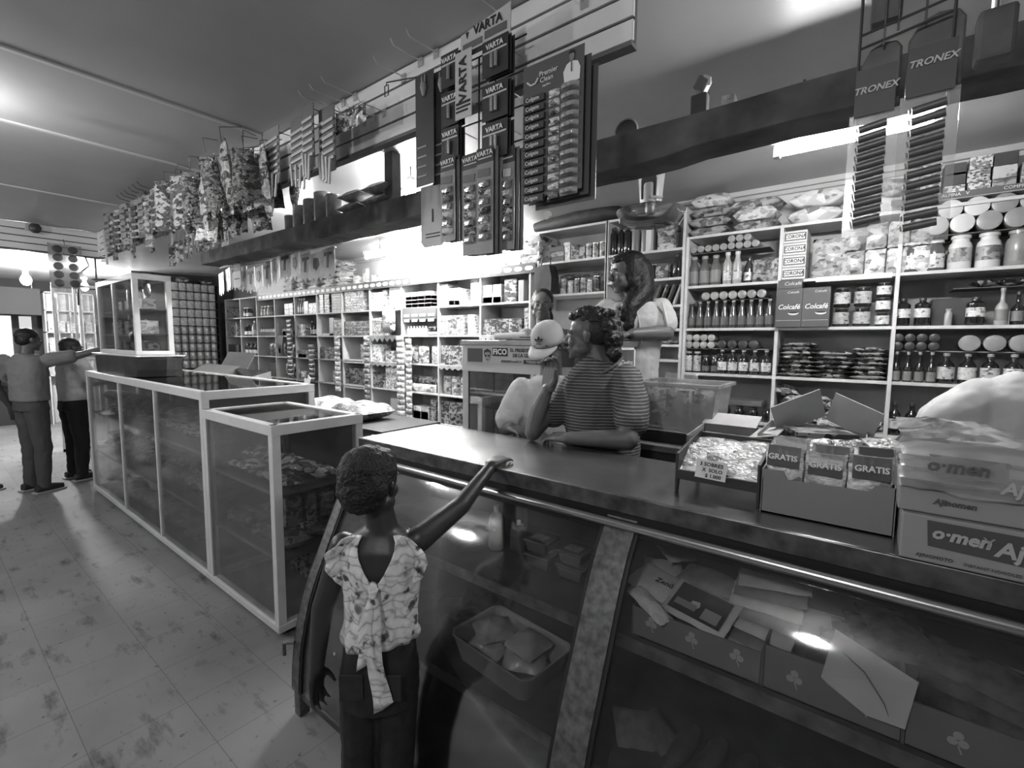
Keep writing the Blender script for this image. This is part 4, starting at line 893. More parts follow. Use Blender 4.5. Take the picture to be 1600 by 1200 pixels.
# packs standing on the beam
for i, (x, r, h) in enumerate(((-3.37,.06,.10),(-3.25,.065,.15),(-3.11,.065,.17),(-2.97,.07,.19),(-2.83,.055,.15))):
    o = one(pcan(r-.004,h,M('beam_pack', .24, .55, var=.3, scale=20)), (x, 1.715, 2.388), f'dark round canister on the beam, {od(i+1)} from left', 'canister', 'round canisters on the beam'); o.name = 'canister'
o = pillow(.24,.15,.07,M('beam_bag', .26, .4, var=.5, scale=15, bmp=.5),'bundle',seed=31)
for i, (x, z) in enumerate(((-2.62,0),(-2.61,.07),(-2.37,0),(-2.36,.07))): one(o, (x,1.79,2.388+z), 'soft grey bundle on the beam, '+('lower left','upper left','lower right','upper right')[i]+' of four', 'bundle', 'soft bundles on the beam')
o = G().prism([(.045*cos(a),.045*sin(a)+.03) for a in [2*pi*k/24 for k in range(24)]], 0, .02).build('round_clock', M('disc_grey', .09, .5), loc=(-.81,1.76,2.385)); tag(o, 'grey round disc standing on the beam behind the toothpaste display', 'disc')
G().tube([(.046*cos(a),.0,.046*sin(a)+.03) for a in [2*pi*k/24 for k in range(25)]], .003, 5).build('pale_rim', bcw, o)
t = T('wall_fan', 'small dark clip device with angled head standing on the beam', 'device', (-.53, 1.77, 2.386))
G().box(-.035,.02,-.02,.02,0,.085).build('body', M('device_dark', .06, .5, var=.4), t, bev=.006); G().obox((-.0,-.005,.115), .045,.04,.05,(0,.5,0)).build('head', M('device_head', .12, .4), t, bev=.008); G().tube([(.01,-.02,.135),(.03,-.025,.12),(.028,-.025,.1)], .006, 6).build('pale_lip', bcw, t, smooth=True)
o = G().box(-.02,.02,-.02,.02,0,.05).build('clear_cup', GLASS('clear_cup', .2, .6), loc=(-.44,1.77,2.387)); tag(o, 'small clear plastic cup beside the device on the beam', 'cup')
# appliance hanging over the middle shelving
t = T('hanging_scale', 'white tapered plastic appliance with arched window above a clear round pan', 'scale', (-1.035, 2.6, 2.27))
G().loft([[((a+b*0)*sx, y*sx, z) for a, y, b in [(.075*cos(q_),.06*sin(q_),0) for q_ in [2*pi*k/20 for k in range(20)]]] for z, sx in ((.11,.78),(.13,.82),(.3,1.02),(.318,1.0),(.325,.93))]).build('housing', M('appliance_white', .62, .3), t, smooth=True)
G().prism([(-.04,0),(.04,0),(.042,.1),(.034,.125),(.015,.14),(-.015,.14),(-.034,.125),(-.042,.1)], -.07,-.058).build('window_frame', M('arch_dark', .08, .3), t, loc=(.012,0,.12))
G().lathe([(.034,0),(.034,.09),(.03,.1)], 18, (.012,-.05,.1)).build('inner_cylinder', M('inner_cyl', .5, .3), t, smooth=True)
G().lathe([(.02,-.02),(.03,0),(.03,.02),(.026,.05)], 16, (.012,-.03,.06)).build('neck', lwire, t, smooth=True)
G().lathe([(.11,-.075),(.15,-.06),(.185,-.01),(.188,.0),(.18,.0),(.145,-.055),(.10,-.068)], 32, (0,0,.065)).build('round_pan', GLASS('clear_pan', .35, .22, gl=1.2, rough=.1), t, smooth=True)
g = G()
for a in (0,): pass
g.tube([(-.17,-.03,.02),(-.15,-.06,.085),(-.02,-.05,.075)], .004, 6).tube([(.02,-.04,.085),(.2,-.0,.03),(.16,.0,-.03)], .004, 6).tube([(.03,.02,.08),(.15,.1,.07),(.1,.12,.02)], .003, 6).build('wire_arms', lwire, t)
G().tube([(.03,-.08,.12),(.085,-.05,.115)], .008, 8).build('side_knob', capw, t); G().tube([(0,0,.32),(0,0,.40)], .003, 6).build('cord', wire, t)
o = G().tube([(-.45,0,.06),(-.2,.03,.075),(0,.0,.08),(.25,.02,.09),(.4,0,.06)], [.04,.07,.085,.08,.03], 10).build('dark_roll', M('dark_roll', .03, .6, var=.4, bmp=.8, bscale=15), loc=(-2.0,3.5,2.555), smooth=True); tag(o, 'dark rolled bundle lying on top of the wide-gap shelving', 'bundle')
# battery strips hanging at the right with their wire rack
def tronex(x, z, w, h, n, label, lz):
    t = T('battery_strip', label, 'battery strip', (x, 1.15, z))
    G().box(-w*.62,w*.6,0,.002,-.075,.01).build('header', M('tronex_header', .06, .5), t); TXT('TRONEX', .0165, (0,-.002,-.03+lz), M('tronex_ink', .5, .5), t, shear=.25, off=.0004)
    G().box(-w*.75,w*.75,.006,.008,-h,-.07).build('clear_backing', film, t)
    for k in range(n):
        zz = -.10-(h-.11)*k/n
        b = G().tube([(-w*.42,-.006,zz-.003),(w*.42,-.006,zz+.003)], .0070, 10).build('battery', M('tronex_cell', .12, .35, .2), t, smooth=True)
        G().tube([(-w*.45,-.006,zz-.003),(-w*.5,-.006,zz-.0035)], .005, 8).build('terminal', silver, b)
    return t
tronex(-.027, 2.112, .05, .30, 11, 'battery strip with lettered header, left one of two at the upper right', 0)
tronex(.052, 2.125, .055, .335, 12, 'longer battery strip with lettered header, right one of two at the upper right', .01)
t = T('wire_rack', 'wire rack hanging from the ceiling holding dark round-topped packs', 'rack', (0, 1.2, 2.1))
g = G()
for x in (-.058, .08): g.tube([(x,0,-.06),(x,0,.57)], .003, 6)
g.tube([(-.058,0,.11),(.08,0,.13)], .0025, 6).tube([(-.058,0,.085),(.08,0,.105)], .0025, 6).tube([(-.02,0,.08),(-.02,0,.57)], .002, 5).tube([(.0,0,.1),(.0,0,.57)], .002, 5).tube([(.04,0,.1),(.04,0,.57)], .002, 5).build('wires', wire, t)
pk = M('rack_pack', .10, .5, var=.3, scale=15)
for i, (x, w_, z0, h_) in enumerate(((-.022,.062,0.0,.115),(.058,.08,.0,.14),(-.02,.05,.155,.08))):
    a = [(-w_/2,0),(w_/2,0),(w_/2,h_*.85),(w_*.36,h_*.97),(0,h_),(-w_*.3,h_*.93),(-w_/2,h_*.72)]
    o = G().prism(a, 0, .03).build('round_pack', pk, bev=.004, loc=(x,1.215,2.1+z0-.02)); tag(o, 'dark round-topped pack in the wire rack, '+('lower left','lower right','upper')[i]+' one', 'pack', 'dark packs in the wire rack')
o = G().box(-.03,.03,0,.05,0,.1).build('dark_pack', pk, bev=.008, loc=(.16,1.4,2.19)); tag(o, 'dark soft pack right of the wire rack in front of the beam', 'pack'); G().tube([(0,.02,.1),(0,.02,.47)], .002, 5).build('string', wire, o)
t = T('framed_box', 'white framed shallow case standing on the beam at the right edge', 'case', (.19,1.75,2.386)); 
G().box(0,.012,0,.05,0,.26).box(.25,.262,0,.05,0,.26).box(0,.262,0,.05,0,.012).box(0,.262,0,.05,.248,.26).build('frame', wink, t, bev=.002); G().box(.01,.25,.02,.045,.01,.25).build('panel', offw, t)

# things hanging near the shelves
t = T('black_bag', 'black handled bag hanging beside the girl', 'bag', (-2.235,3.36,2.24)); G().loft([[(-.11*s,-.035,z),(.08*s,-.04,z),(.11*s,.03,z),(-.07*s,.04,z)] for z, s in ((-.22,.95),(-.1,1),(-.0,.7))]).build('body', M('bag_black', .015, .4, bmp=.6, bscale=12), t)
G().tube([(-.05,0,-.01),(-.04,0,.06),(.0,0,.085),(.04,0,.05),(.05,0,-.01)], .005, 6).build('handle', capd, t)
def sachets(x, y, z, n, w, label, m=p_light):
    t = T('sachet_strip', label, 'sachet strip', (x,y,z)); p = None
    for k in range(n): o = G().add(*_bub(w,.06,.012)).build('sachet', m, t, loc=((k%2)*.006,0,-.032-.064*k), smooth=True)
    G().tube([(0,0,0),(0,.02,.02)], .003, 5).build('peg', wire, t)
sachets(-4.16,3.36,1.66,15,.13,'long strip of pale sachets hanging on the shelving upright nearer the middle'); sachets(-4.02,3.36,1.63,14,.1,'second strip of sachets hanging beside the long pale one')
sachets(-4.78,3.36,1.66,12,.11,'strip of grey sachets hanging one bay left of the pale strips', p_mid); sachets(-5.40,3.36,1.66,11,.13,'narrow strip of sachets hanging two bays left of the pale strips', p_light)
sachets(-6.02,3.36,1.55,8,.16,'dark strip of packets hanging on the far part of the left shelving', p_dark); sachets(-6.6,3.36,1.9,13,.16,'darkest strip of packets hanging farthest left on the shelving', p_dark)
o = one(pstand(.23,.28,.07,PACK('snack_bag_print', .05, .3, .8, scale=12, rough=.2, bmp=.4),seed=40), (-4.35,3.322,1.70), 'big grey snack bag hanging in front of the fourth bay', 'bag'); o.name = 'snack_bag'
for k in range(5): o = G().obox((0,0,-.12), .035,.006,.26,(0,rad(-22+10*k),0)).build('hanging_booklet', bcm, loc=(-6.95+.03*k,3.36,1.66)); tag(o, f'narrow strip fanned out on the far upright, {od(k+1)} of five', 'strip', 'fanned strips')
# pale scalloped shelf papers
for i, (x0, x1, z) in enumerate(((-4.75,-4.2,1.645),(-4.75,-4.2,1.335),(-3.0,-2.6,1.645),(-3.58,-3.1,1.34))):
    L = x1-x0; n = 6; pts = [(0,0),(L,0)]
    for k in range(n,0,-1): pts += [(L*k/n,-.03),(L*(k-.5)/n,-.075 if i in (0,) else -.05)]
    pts += [(0,-.03)]
    o = G().prism(pts, 0, .003).build('shelf_paper', M('shelf_paper', .28, .7, var=.4, scale=15), loc=(x0,3.392,z+.018)); tag(o, 'scalloped shelf paper, '+('upper left','lower left','near the notice cabinet','third bay fourth row')[i]+' one', 'paper')
for i, (x0, z) in enumerate(((-5.3,1.335),(-5.3,1.02))):
    o = G().box(0,.42+.1*i,0,.003,0,.05).build('price_strip', paper, loc=(x0,3.39,z-.01)); tag(o, 'white price strip on the fifth bay, '+('upper','lower')[i]+' one', 'strip')
    G().box(.02,.4,-.001,0,.015,.03).build('print', M('ticket_print', .2, .7, var=.9, scale=60), o)

# ---------------- goods on the counter ----------------
ZT = 1.1505
t = T('sachet_tray', 'dark plastic tray on legs filled with shiny sachets and a price note', 'tray', (-.34,1.41,ZT))
trm = M('tray_dark', .035, .45)
def tray():
    for sx in (-1,1):
        G().prism([(0,.0),(.018,.0),(.03,.05),(.2,.09),(.235,.0),(.25,0),(.25,.16),(.03,.125),(.0,.12)], -.004 , .004, 'yz').build('side', trm, t, loc=(sx*.112,0,0), bev=.002)
    G().obox((0,.125,.068),.22,.25,.006,(rad(9),0,0)).build('bottom', trm, t); G().box(-.112,.112,0,.008,.04,.07).build('front_rim', trm, t, bev=.002); G().box(-.112,.112,.235,.245,.08,.15).build('back_wall', trm, t)
tray()
sc = [pillow(.085,.10,.012,p_lshiny,'sachet',seed=s) for s in (51,52,53)]
for k in range(18):
    i = k % 3; j = k//3
    o = one(sc[(k*2)%3], (-.34+(-.066+.066*i)+rn.uniform(-.01,.01), 1.41+.055+.032*j, ZT+.082+.006*j+.008*(k%2)), f'shiny sachet in the dark tray, {od(j+1)} row from the front, '+('left','middle','right')[i], 'sachet', 'shiny sachets in the dark tray', rot=(rad(24+rn.uniform(-8,14)), rn.uniform(-.12,.12), rn.uniform(-.35,.35)))
t = G().box(-.042,.042,0,.001,-.027,.027).build('price_note', paper, loc=(-.352,1.405,ZT+.085), rot=(rad(-14),rad(2),0)); tag(t, 'handwritten white price note on the sachet tray', 'note')
TXT('3 SOBRES', .0155, (0,-.001,.014), ink, t, off=.0003); TXT('X  SOLO', .0145, (.004,-.001,-.002), ink, t, off=.0003); TXT('$ 1.000', .0145, (.008,-.001,-.018), ink, t, off=.0003)
# carton with free-gift bags
def openbox(name, label, x0, x1, y0, y1, z0, h, m, hb=None, th=.004, notch=None, cat='carton'):
    t = T(name, label, cat, ((x0+x1)/2, y0, z0)); w = (x1-x0)/2; D = y1-y0; hb = hb or h
    if notch: G().prism([(-w,0),(w,0),(w,h),(notch[1],h),(notch[1]-.008,h*.86),(notch[0]+.008,h*.82),(notch[0],h),(-w,h)], 0, th).build('front_side', m, t)
    else: G().box(-w,w,0,th,0,h).build('front_side', m, t)
    G().box(-w,w,D-th,D,0,hb).build('back_side', m, t)
    for sx in (-1,1): G().prism([(0,0),(D,0),(D,hb),(0,h)], sx*w-th/2, sx*w+th/2, 'yz').build('end_side', m, t)
    G().box(-w,w,0,D,0,th).build('bottom', m, t); return t
bxm = M('carton_grey', .22, .6, var=.08, scale=5)
t = openbox('open_carton', 'open grey carton on the counter holding upright gift bags', -.215, .062, 1.385, 1.645, ZT, .118, bxm, .135, notch=(-.09,.10))
G().prism([(-.139,.118),(-.095,.118),(-.1,.1),(-.139,.095)], -.001, 0).build('torn_corner', bxm, t)
gm = PACK('gift_food', .3, .6, .85, scale=26, rough=.2, bmp=.5); gd = M('gift_bag_dark', .09, .3, bmp=.3, bscale=18)
gp = pstand(.088,.155,.035,gm,'gift_bag',seed=61)
for r_ in range(2):
    for i in range(3):
        x = -.172+.093*i+.01*r_; y = 1.405+.055*r_+(.012 if i == 1 else 0); z = ZT+.006+(.012 if i == 1 else .022)+.014*r_
        o = one(gp, (x,y,z), 'bag with white lettered band, '+('front','rear')[r_]+' row '+('left','middle','right')[i]+' in the open carton', 'bag', 'gift bags in the open carton', rz=(-.06,.02,.1)[i]+.1*r_)
        o.name = 'gift_bag'
        G().loft([[(-.037,y_-.009,z_),(.037,y_-.009,z_),(.037,y_+.004,z_),(-.037,y_+.004,z_)] for z_, y_ in ((.098,.003),(.12,.006),(.140,.012),(.152,.015))]).build('top_band', gd, o)
        TXT('GRATIS', .0205, (0,-.0075,.124), wink, o, off=.0006, rot=(rad(80),0,0))
for i in range(4): o = one(pillow(.12,.09,.05,p_lshiny if i % 2 else p_shiny,'gift_bag',seed=62), (-.165+.07*i,1.56+.02*(i%2),ZT+.12+.01*i), f'bright crinkled bag top behind the lettered bags, {od(i+1)} from left', 'bag', rot=(.3,.1*i-.1,.2*i))
# noodle cartons and wrapped noodle block
aj = M('noodle_carton', .27, .6, var=.06, scale=5)
t = T('noodle_carton', 'large grey noodle carton with slanted lettering at the right counter edge', 'carton', (.07,1.272,ZT))
G().box(0,.52,0,.36,0,.098).build('body', aj, t, bev=.003)
G().prism([(.044,.036),(.52,.018),(.52,.085),(.040,.090)], -.001, 0).build('print_panel', M('noodle_panel', .07, .5), t)
TXT('o·men', .034, (.079,-.002,.066), M('noodle_ink', .4, .5), t, shear=.2, rot=(pi/2,rad(1.5),0), off=.0013, align='LEFT').location.x = .048; TXT('AjiNo·men', .042, (.142,-.002,.056), M('noodle_ink', .4, .5), t, shear=.15, off=.0013, align='LEFT')
TXT('Y', .03, (.132,-.0025,.064), M('noodle_ink2', .3, .5), t); TXT('AJINOMOTO', .010, (.055,-.002,.014), ink, t, shear=.1); TXT('INSTANT NOODLES', .009, (.14,-.002,.012), M('noodle_panel', .07, .5), t)
t = T('noodle_tray', 'thin grey carton tray on top of the large noodle carton', 'carton', (.062,1.285,ZT+.100)); G().box(0,.52,0,.34,0,.052).build('body', aj, t, bev=.003); TXT('Ajinomen', .0165, (.088,-.002,.028), M('noodle_panel', .07, .5), t, shear=.2, off=.0006)
np_ = pillow(.26,.15,.028,M('noodle_bag', .5, .25, var=.2, scale=12, bmp=.35, bscale=18),'noodle_packet',seed=63,flat=4)
for k in range(6):
    o = one(np_, (.062+.13+.26*(k%2),1.37,ZT+.153+.026*(k//2)), 'noodle packet, '+('bottom','middle','top')[k//2]+' layer '+('left','right')[k%2]+' inside the clear wrap', 'packet', 'noodle packets in clear wrap', rz=rn.uniform(-.02,.02)); 
t = T('plastic_wrap', 'crumpled clear plastic wrap over the noodle packets', 'wrap', (.058,1.275,ZT+.152))
def wrap():
    vs = []; n, m_ = 26, 14
    for i in range(n+1):
        for j in range(m_+1):
            u, v = i/n, j/m_
            if v < .35: y = -.006-.012*(1-abs(v/.35*2-1)); z = .0+.1*v/.35
            else: y = (v-.35)/.65*.31; z = .1+.016*sin(u*9)*(v-.3)
            r = rn.uniform(-.004,.004); vs.append((u*.54+rn.uniform(-.003,.003)-.01*(v<.3), y+r, z+r+(.0 if v<.3 else .006)))
    return vs, [(i*(m_+1)+j,(i+1)*(m_+1)+j,(i+1)*(m_+1)+j+1,i*(m_+1)+j+1) for i in range(n) for j in range(m_)]
G().add(*wrap()).build('film_sheet', GLASS('wrap_film', .30, .8, gl=2.2, rough=.14), t, smooth=True)
TXT('o·men', .036, (.088,-.018,.057), M('noodle_ink3', .1, .5), t, shear=.15, off=.001); TXT('Ajino', .032, (.185,-.020,.028), M('noodle_ink', .4, .5), t, shear=.2, off=.001); G().prism([(.06,.035),(.16,.036),(.16,.076),(.045,.078)], -.013,-.012).build('print_band', M('wrap_band', .22, .5), t)

# ---------------- goods on the worktable ----------------
zw = 1.1255
t = T('storage_tub', 'translucent plastic tub full of food packs on the worktable', 'tub', (-.745,2.36,zw+.05))
tm = GLASS('tub_plastic', .42, .62, gl=.9, rough=.2)
def tub(t, w, d, h, m, th=.005):
    G().loft([[(-w*s,-d*s,z),(w*s,-d*s,z),(w*s,d*s,z),(-w*s,d*s,z)] for z, s in ((0,.88),(h,1),(h,.975),(.006,.86))], cap=False).add([(-w*.88,-d*.88,0),(w*.88,-d*.88,0),(w*.88,d*.88,0),(-w*.88,d*.88,0)], [(0,1,2,3)]).build('tub_wall', m, t)
    g = G()
    g.box(-w-.014,w+.014,-d-.014,-d+.002,h-.014,h+.004).box(-w-.014,w+.014,d-.002,d+.014,h-.014,h+.004).box(-w-.014,-w+.002,-d,d,h-.014,h+.004).box(w-.002,w+.014,-d,d,h-.014,h+.004).build('rim', GLASS('tub_rim', .6, .7, gl=.9, rough=.2), t, bev=.003)
tub(t, .20, .15, .235, tm)
pb = pstand(.11,.19,.05,p_mid,'food_pack',seed=70)
for i in range(6): one(pb, (-.87+.125*(i%3),2.27+.1*(i//3),zw+.06), 'food pack inside the tub, '+('front','rear')[i//3]+' row '+('left','middle','right')[i%3], 'pack', 'food packs in the tub', rz=rn.uniform(-.1,.1)).name = 'food_pack'
o = G().box(-.22,.19,-.16,.16,0,.048).build('wooden_block', M('black_crate', .01, .7), loc=(-.745,2.36,zw+.001)); tag(o, 'low black crate under the translucent tub', 'crate')
t = openbox('open_carton', 'open brown carton with folded flaps beside the tub', -.585,-.36, 1.94, 2.2, zw+.001, .10, card, .12)
G().obox((-.01,.30,.135),.22,.13,.004,(rad(15),0,0)).build('flap', cardl, t); G().obox((.16,.14,.125),.10,.26,.004,(0,rad(-12),0)).build('flap', cardl, t); G().box(-.1,.09,.02,.22,.06,.085).build('contents', p_mid, t)
o = t; t.location.z += 0
t = G().box(-.62,.75,-.0,.15,0,.0).build('x', dark); drop(t)
t = openbox('open_carton', 'wide brown carton with torn upright flaps behind the gift bags', -.33, .0, 1.98, 2.25, zw+.001, .135, card, .15)
G().obox((-.06,.20,.205),.19,.004,.14,(rad(28),rad(-25),rad(25))).build('flap', cardl, t); G().obox((.12,.22,.20),.17,.004,.13,(rad(20),rad(22),rad(-18))).build('flap', cardl, t)
g = G(); 
for k in range(16): g.box(-.15+.02*k,-.144+.02*k,-.001,0,.115,.127)
g.build('perforation', dark, t); G().obox((.02,.13,.12),.2,.16,.06,(0,0,.4)).build('contents', p_dark, t)
o = one(pillow(.14,.12,.05,p_shiny,'sweet_bag',seed=7), (-.38,2.32,zw+.03), 'crinkled shiny bag between the two brown cartons', 'bag', rz=.4)
t = T('baseball_cap', 'black cap lying on the worktable beyond the cartons', 'cap', (-.34,2.8,zw)); G().lathe([(.08,.0),(.085,.02),(.07,.06),(.03,.08)], 16).build('crown', capd, t, smooth=True); G().lathe([(.12,0),(.12,.008)], 20, (.03,-.05,0)).build('brim', capd, t)
t = T('black_bag', 'black draped bag beside the notice cabinet poster', 'bag', (-.93,2.62,zw)); G().lathe([(.08,0),(.1,.04),(.085,.12),(.04,.17),(.02,.18)], 14, sq=.6).build('body', M('bag_black', .015, .4), t, smooth=True)
o = one(pstand(.2,.3,.06,film,'plastic_bag',seed=71), (-.92,2.86,zw), 'clear plastic bag of clothes standing beyond the black bag', 'bag')

# on the notice cabinet
zc = 1.612
o = G().tube([(-.1,0,.022),(.1,0,.03)], .021, 14).build('paper_roll', paper, loc=(-1.77,2.28,zc), rot=(0,0,rad(15)), smooth=True); tag(o, 'white paper roll lying on the notice cabinet', 'roll')
for k in range(4): o = G().box(-.13,.13,-.07,.07,0,.006).build('newspaper', M('newsprint_%d' % (k%2), (.07,.35)[k%2], .7), loc=(-1.66+.05*k,2.33,zc+.0075*k), rot=(0,0,.1-.09*k)); tag(o, 'flat paper on the notice cabinet, '+('bottom','second','third','top')[k]+' of the pile', 'paper', 'papers on the notice cabinet')
o = G().box(-.055,.055,-.03,.03,0,.012).build('phone', capd, loc=(-1.08,2.31,zc), bev=.004); tag(o, 'black phone lying before the long-haired woman', 'phone')
# ---------------- behind the long showcase ----------------
t = T('side_table', 'dark bench behind the showcases carrying wrapped packs', 'bench', (0,0,.4)); G().box(-6.1,-2.75,2.05,2.62,.52,.55).build('bench_top', dark, t)
for x in (-6.0,-4.5,-2.85): G().box(x,x+.04,2.1,2.58,0,.52).build('leg', dark, t)
mp_ = pillow(.46,.34,.13,PACK('multi_print', .2, .5, .8, scale=12, rough=.15, bmp=.7, spec=.9),'wrapped_multipack',seed=72,flat=5)
for i, (x, z) in enumerate(((-3.9,0),(-3.38,0),(-3.45,-.0))):
    if i < 2: one(mp_, (x,2.32,.953+z), 'plastic-wrapped multipack on the bench, '+('left','right')[i]+' one', 'pack', 'wrapped multipacks on the bench')
o = G().prism([(-.1,0),(.09,0),(.13,.2),(-.02,.235),(-.06,.22)], 0, .003).build('paper_sheet', paper, loc=(-3.93,2.12,1.08), rot=(rad(-6),0,rad(-15))); tag(o, 'white sheet clipped upright behind the showcases', 'paper'); G().box(-.03,.03,-.01,.01,.19,.25).build('clip', capd, o)
G().box(-.02,.02,.004,.014,-.128,.02).build('support_stick', dark, o)
t = openbox('open_carton', 'large carton with one broad raised flap behind the long showcase', -6.25,-5.35, 2.1, 2.5, .952, .2, card, .3)
G().obox((.0,-.03,.31),.92,.24,.005,(rad(28),0,0)).build('flap', M('flap_card', .22, .8), t); G().obox((.1,.2,.42),.7,.2,.005,(rad(60),0,0)).build('flap', M('flap_card', .22, .8), t)
for i in range(6): one(pcan(.05,.11,p_mid), (-6.1+.15*i,2.2,.965), f'tin in the open carton behind the showcase, {od(i+1)} from left', 'tin')
# ---------------- far room beyond the cross panel ----------------
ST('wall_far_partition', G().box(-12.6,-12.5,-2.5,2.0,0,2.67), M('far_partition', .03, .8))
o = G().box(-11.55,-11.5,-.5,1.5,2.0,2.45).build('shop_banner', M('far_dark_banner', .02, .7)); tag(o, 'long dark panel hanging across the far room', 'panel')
for k, y in enumerate((-.4,1.4)): G().box(-11.53,-11.52,y,y+.01,2.45,2.67).build('hanger', wire, o)
for k, (y0, y1) in enumerate(((.2,.98),(1.0,1.22),(1.32,1.48))):
    o = G().box(-12.49,-12.47,y0,y1,1.2,2.0).build('window_%d' % (k+1), EMIT('daylight_%d' % k, (.5,.28,.12)[k])); o['kind'] = 'structure'
t = T('far_shelving', 'pale narrow shelving and doors in the far room', 'shelving', (-12.3, 1.6, 0))
for k in range(5): G().box(0,.3,.0+.17*k,.02+.17*k,0,2.45).build('upright', offw, t)
for z in (.9,1.3,1.7,2.1,2.43): G().box(0,.3,.0,.7,z,z+.02).build('shelf', offw, t)
G().box(0,.02,0,.7,0,2.45).build('back', offw, t)
for k in range(10): o = one(pbox(.1,.1,.2,p_light), (-12.1,1.7+.13*(k%5),(1.32,1.72)[k//5]), f'pale pack on the far shelving, {od(k%5+1)} from left, '+('lower','upper')[k//5]+' shelf', 'pack', 'packs on the far shelving', rz=pi/2)
for i, y in enumerate((1.28,1.55)):
    t = T('far_cabinet', 'tall glazed cabinet in the far room, '+('left','right')[i]+' of two', 'cabinet', (-9.0,y,0))
    for yy in (0,.22): G().box(0,.03,yy,yy+.03,0,2.35).build('post', ivory, t)
    G().box(0,.03,0,.25,2.32,2.36).build('top_rail', ivory, t); G().box(.01,.014,.03,.22,.1,2.3).build('pane', GLASS('far_pane', .3, .5), t); G().box(0,.03,0,.25,1.3,1.33).build('middle_rail', ivory, t); G().box(0,.03,0,.25,0,.04).build('foot', ivory, t)
t = T('egg_card', 'hanging translucent card with two columns of dark discs under the cross panel', 'card', (-6.22,.885,2.50))
G().box(0,.003,0,.24,-.42,0).build('card', GLASS('disc_card', .55, .4), t)
for k in range(5):
    for j in range(2): G().lathe([(.036,0),(.036,.004),(.02,.008)], 16, (.003,.065+.11*j,-.05-.08*k), 'x').build('disc', M('disc_dark', .06, .5), t)
G().tube([(0,.12,0),(-.03,.12,.05)], .003, 5).build('string', wire, t)
for i, (y, h_) in enumerate(((1.16,.5),(1.24,.3))): o = G().tube([(0,0,0),(.0,.03,-.1),(0,-.06,-.2),(0,-.07,-h_)] if i == 0 else [(0,0,0),(0,0,-h_)], .008, 6).build('hanging_cable', wire, loc=(-6.305,y,2.43)); tag(o, ('looping','straight')[i]+' dark cable hanging below the cross slat panel', 'cable')
# ---------------- people ----------------
V = Vector
def flesh(name, g, m, parent=None, vox=.006, it=4, disp=None, fac=.6):
    me = bpy.data.meshes.new(name); me.from_pydata(g.v, [], g.f)
    bm = bmesh.new(); bm.from_mesh(me); bmesh.ops.recalc_face_normals(bm, faces=bm.faces); bm.to_mesh(me); bm.free()
    o = bpy.data.objects.new('tmp', me); COL.objects.link(o)
    r = o.modifiers.new('r', 'REMESH'); r.mode = 'VOXEL'; r.voxel_size = vox
    s = o.modifiers.new('s', 'SMOOTH'); s.iterations = it; s.factor = fac
    if disp:
        tx = bpy.data.textures.new('d', 'CLOUDS'); tx.noise_scale = disp[0]; tx.noise_depth = 2
        d = o.modifiers.new('d', 'DISPLACE'); d.texture = tx; d.strength = disp[1]; d.mid_level = .5
    bpy.context.view_layer.update(); dg = bpy.context.evaluated_depsgraph_get()
    m2 = bpy.data.meshes.new_from_object(o.evaluated_get(dg)); bpy.data.objects.remove(o)
    m2.materials.clear(); m2.materials.append(m); m2.polygons.foreach_set('use_smooth', [True]*len(m2.polygons))
    n = bpy.data.objects.new(name, m2); COL.objects.link(n)
    if parent: n.parent = parent
    return n
def ball(g, c, r, R=None, seg=16, rows=9):
    r = (r,)*3 if not hasattr(r, '__len__') else r; vs = []; R = R or Matrix.Identity(3)
    for j in range(1, rows):
        a = pi*j/rows
        for i in range(seg):
            b = 2*pi*i/seg; vs.append(V(c)+R@V((r[0]*sin(a)*cos(b), r[1]*sin(a)*sin(b), r[2]*cos(a))))
    vs += [V(c)+R@V((0,0,r[2])), V(c)-R@V((0,0,r[2]))]; n = len(vs)
    fs = [(j*seg+i,(j+1)*seg+i,(j+1)*seg+(i+1)%seg,j*seg+(i+1)%seg) for j in range(rows-2) for i in range(seg)]
    fs += [(n-2,i,(i+1)%seg) for i in range(seg)]+[(n-1,(rows-2)*seg+(i+1)%seg,(rows-2)*seg+i) for i in range(seg)]
    return g.add(vs, fs)
def limb(g, pts, rads, seg=12):
    """tapering limb with a rounded joint at every point"""
    for i in range(len(pts)-1): g.tube([pts[i],pts[i+1]], [rads[i],rads[i+1]], seg)
    for p, r in zip(pts, rads): ball(g, p, r, seg=12, rows=8)
    return g
def tors(g, rings, wd):
    """rings: (centre, half width, half depth)"""
    wd = V(wd).normalized(); out = []
    for k, (c, a, b) in enumerate(rings):
        c = V(c); up = (V(rings[min(k+1,len(rings)-1)][0])-V(rings[max(k-1,0)][0])).normalized(); dd = up.cross(wd).normalized(); w2 = dd.cross(up).normalized()
        out.append([c+w2*a*(abs(cos(t))**.85*(1 if cos(t)>0 else -1))+dd*b*(abs(sin(t))**.85*(1 if sin(t)>0 else -1)) for t in [2*pi*i/20 for i in range(20)]])
    return g.loft(out)
def RM(face, roll=0):
    q = V(face).to_track_quat('-Y','Z'); return (q.to_matrix() @ Matrix.Rotation(roll, 3, 'Y'))
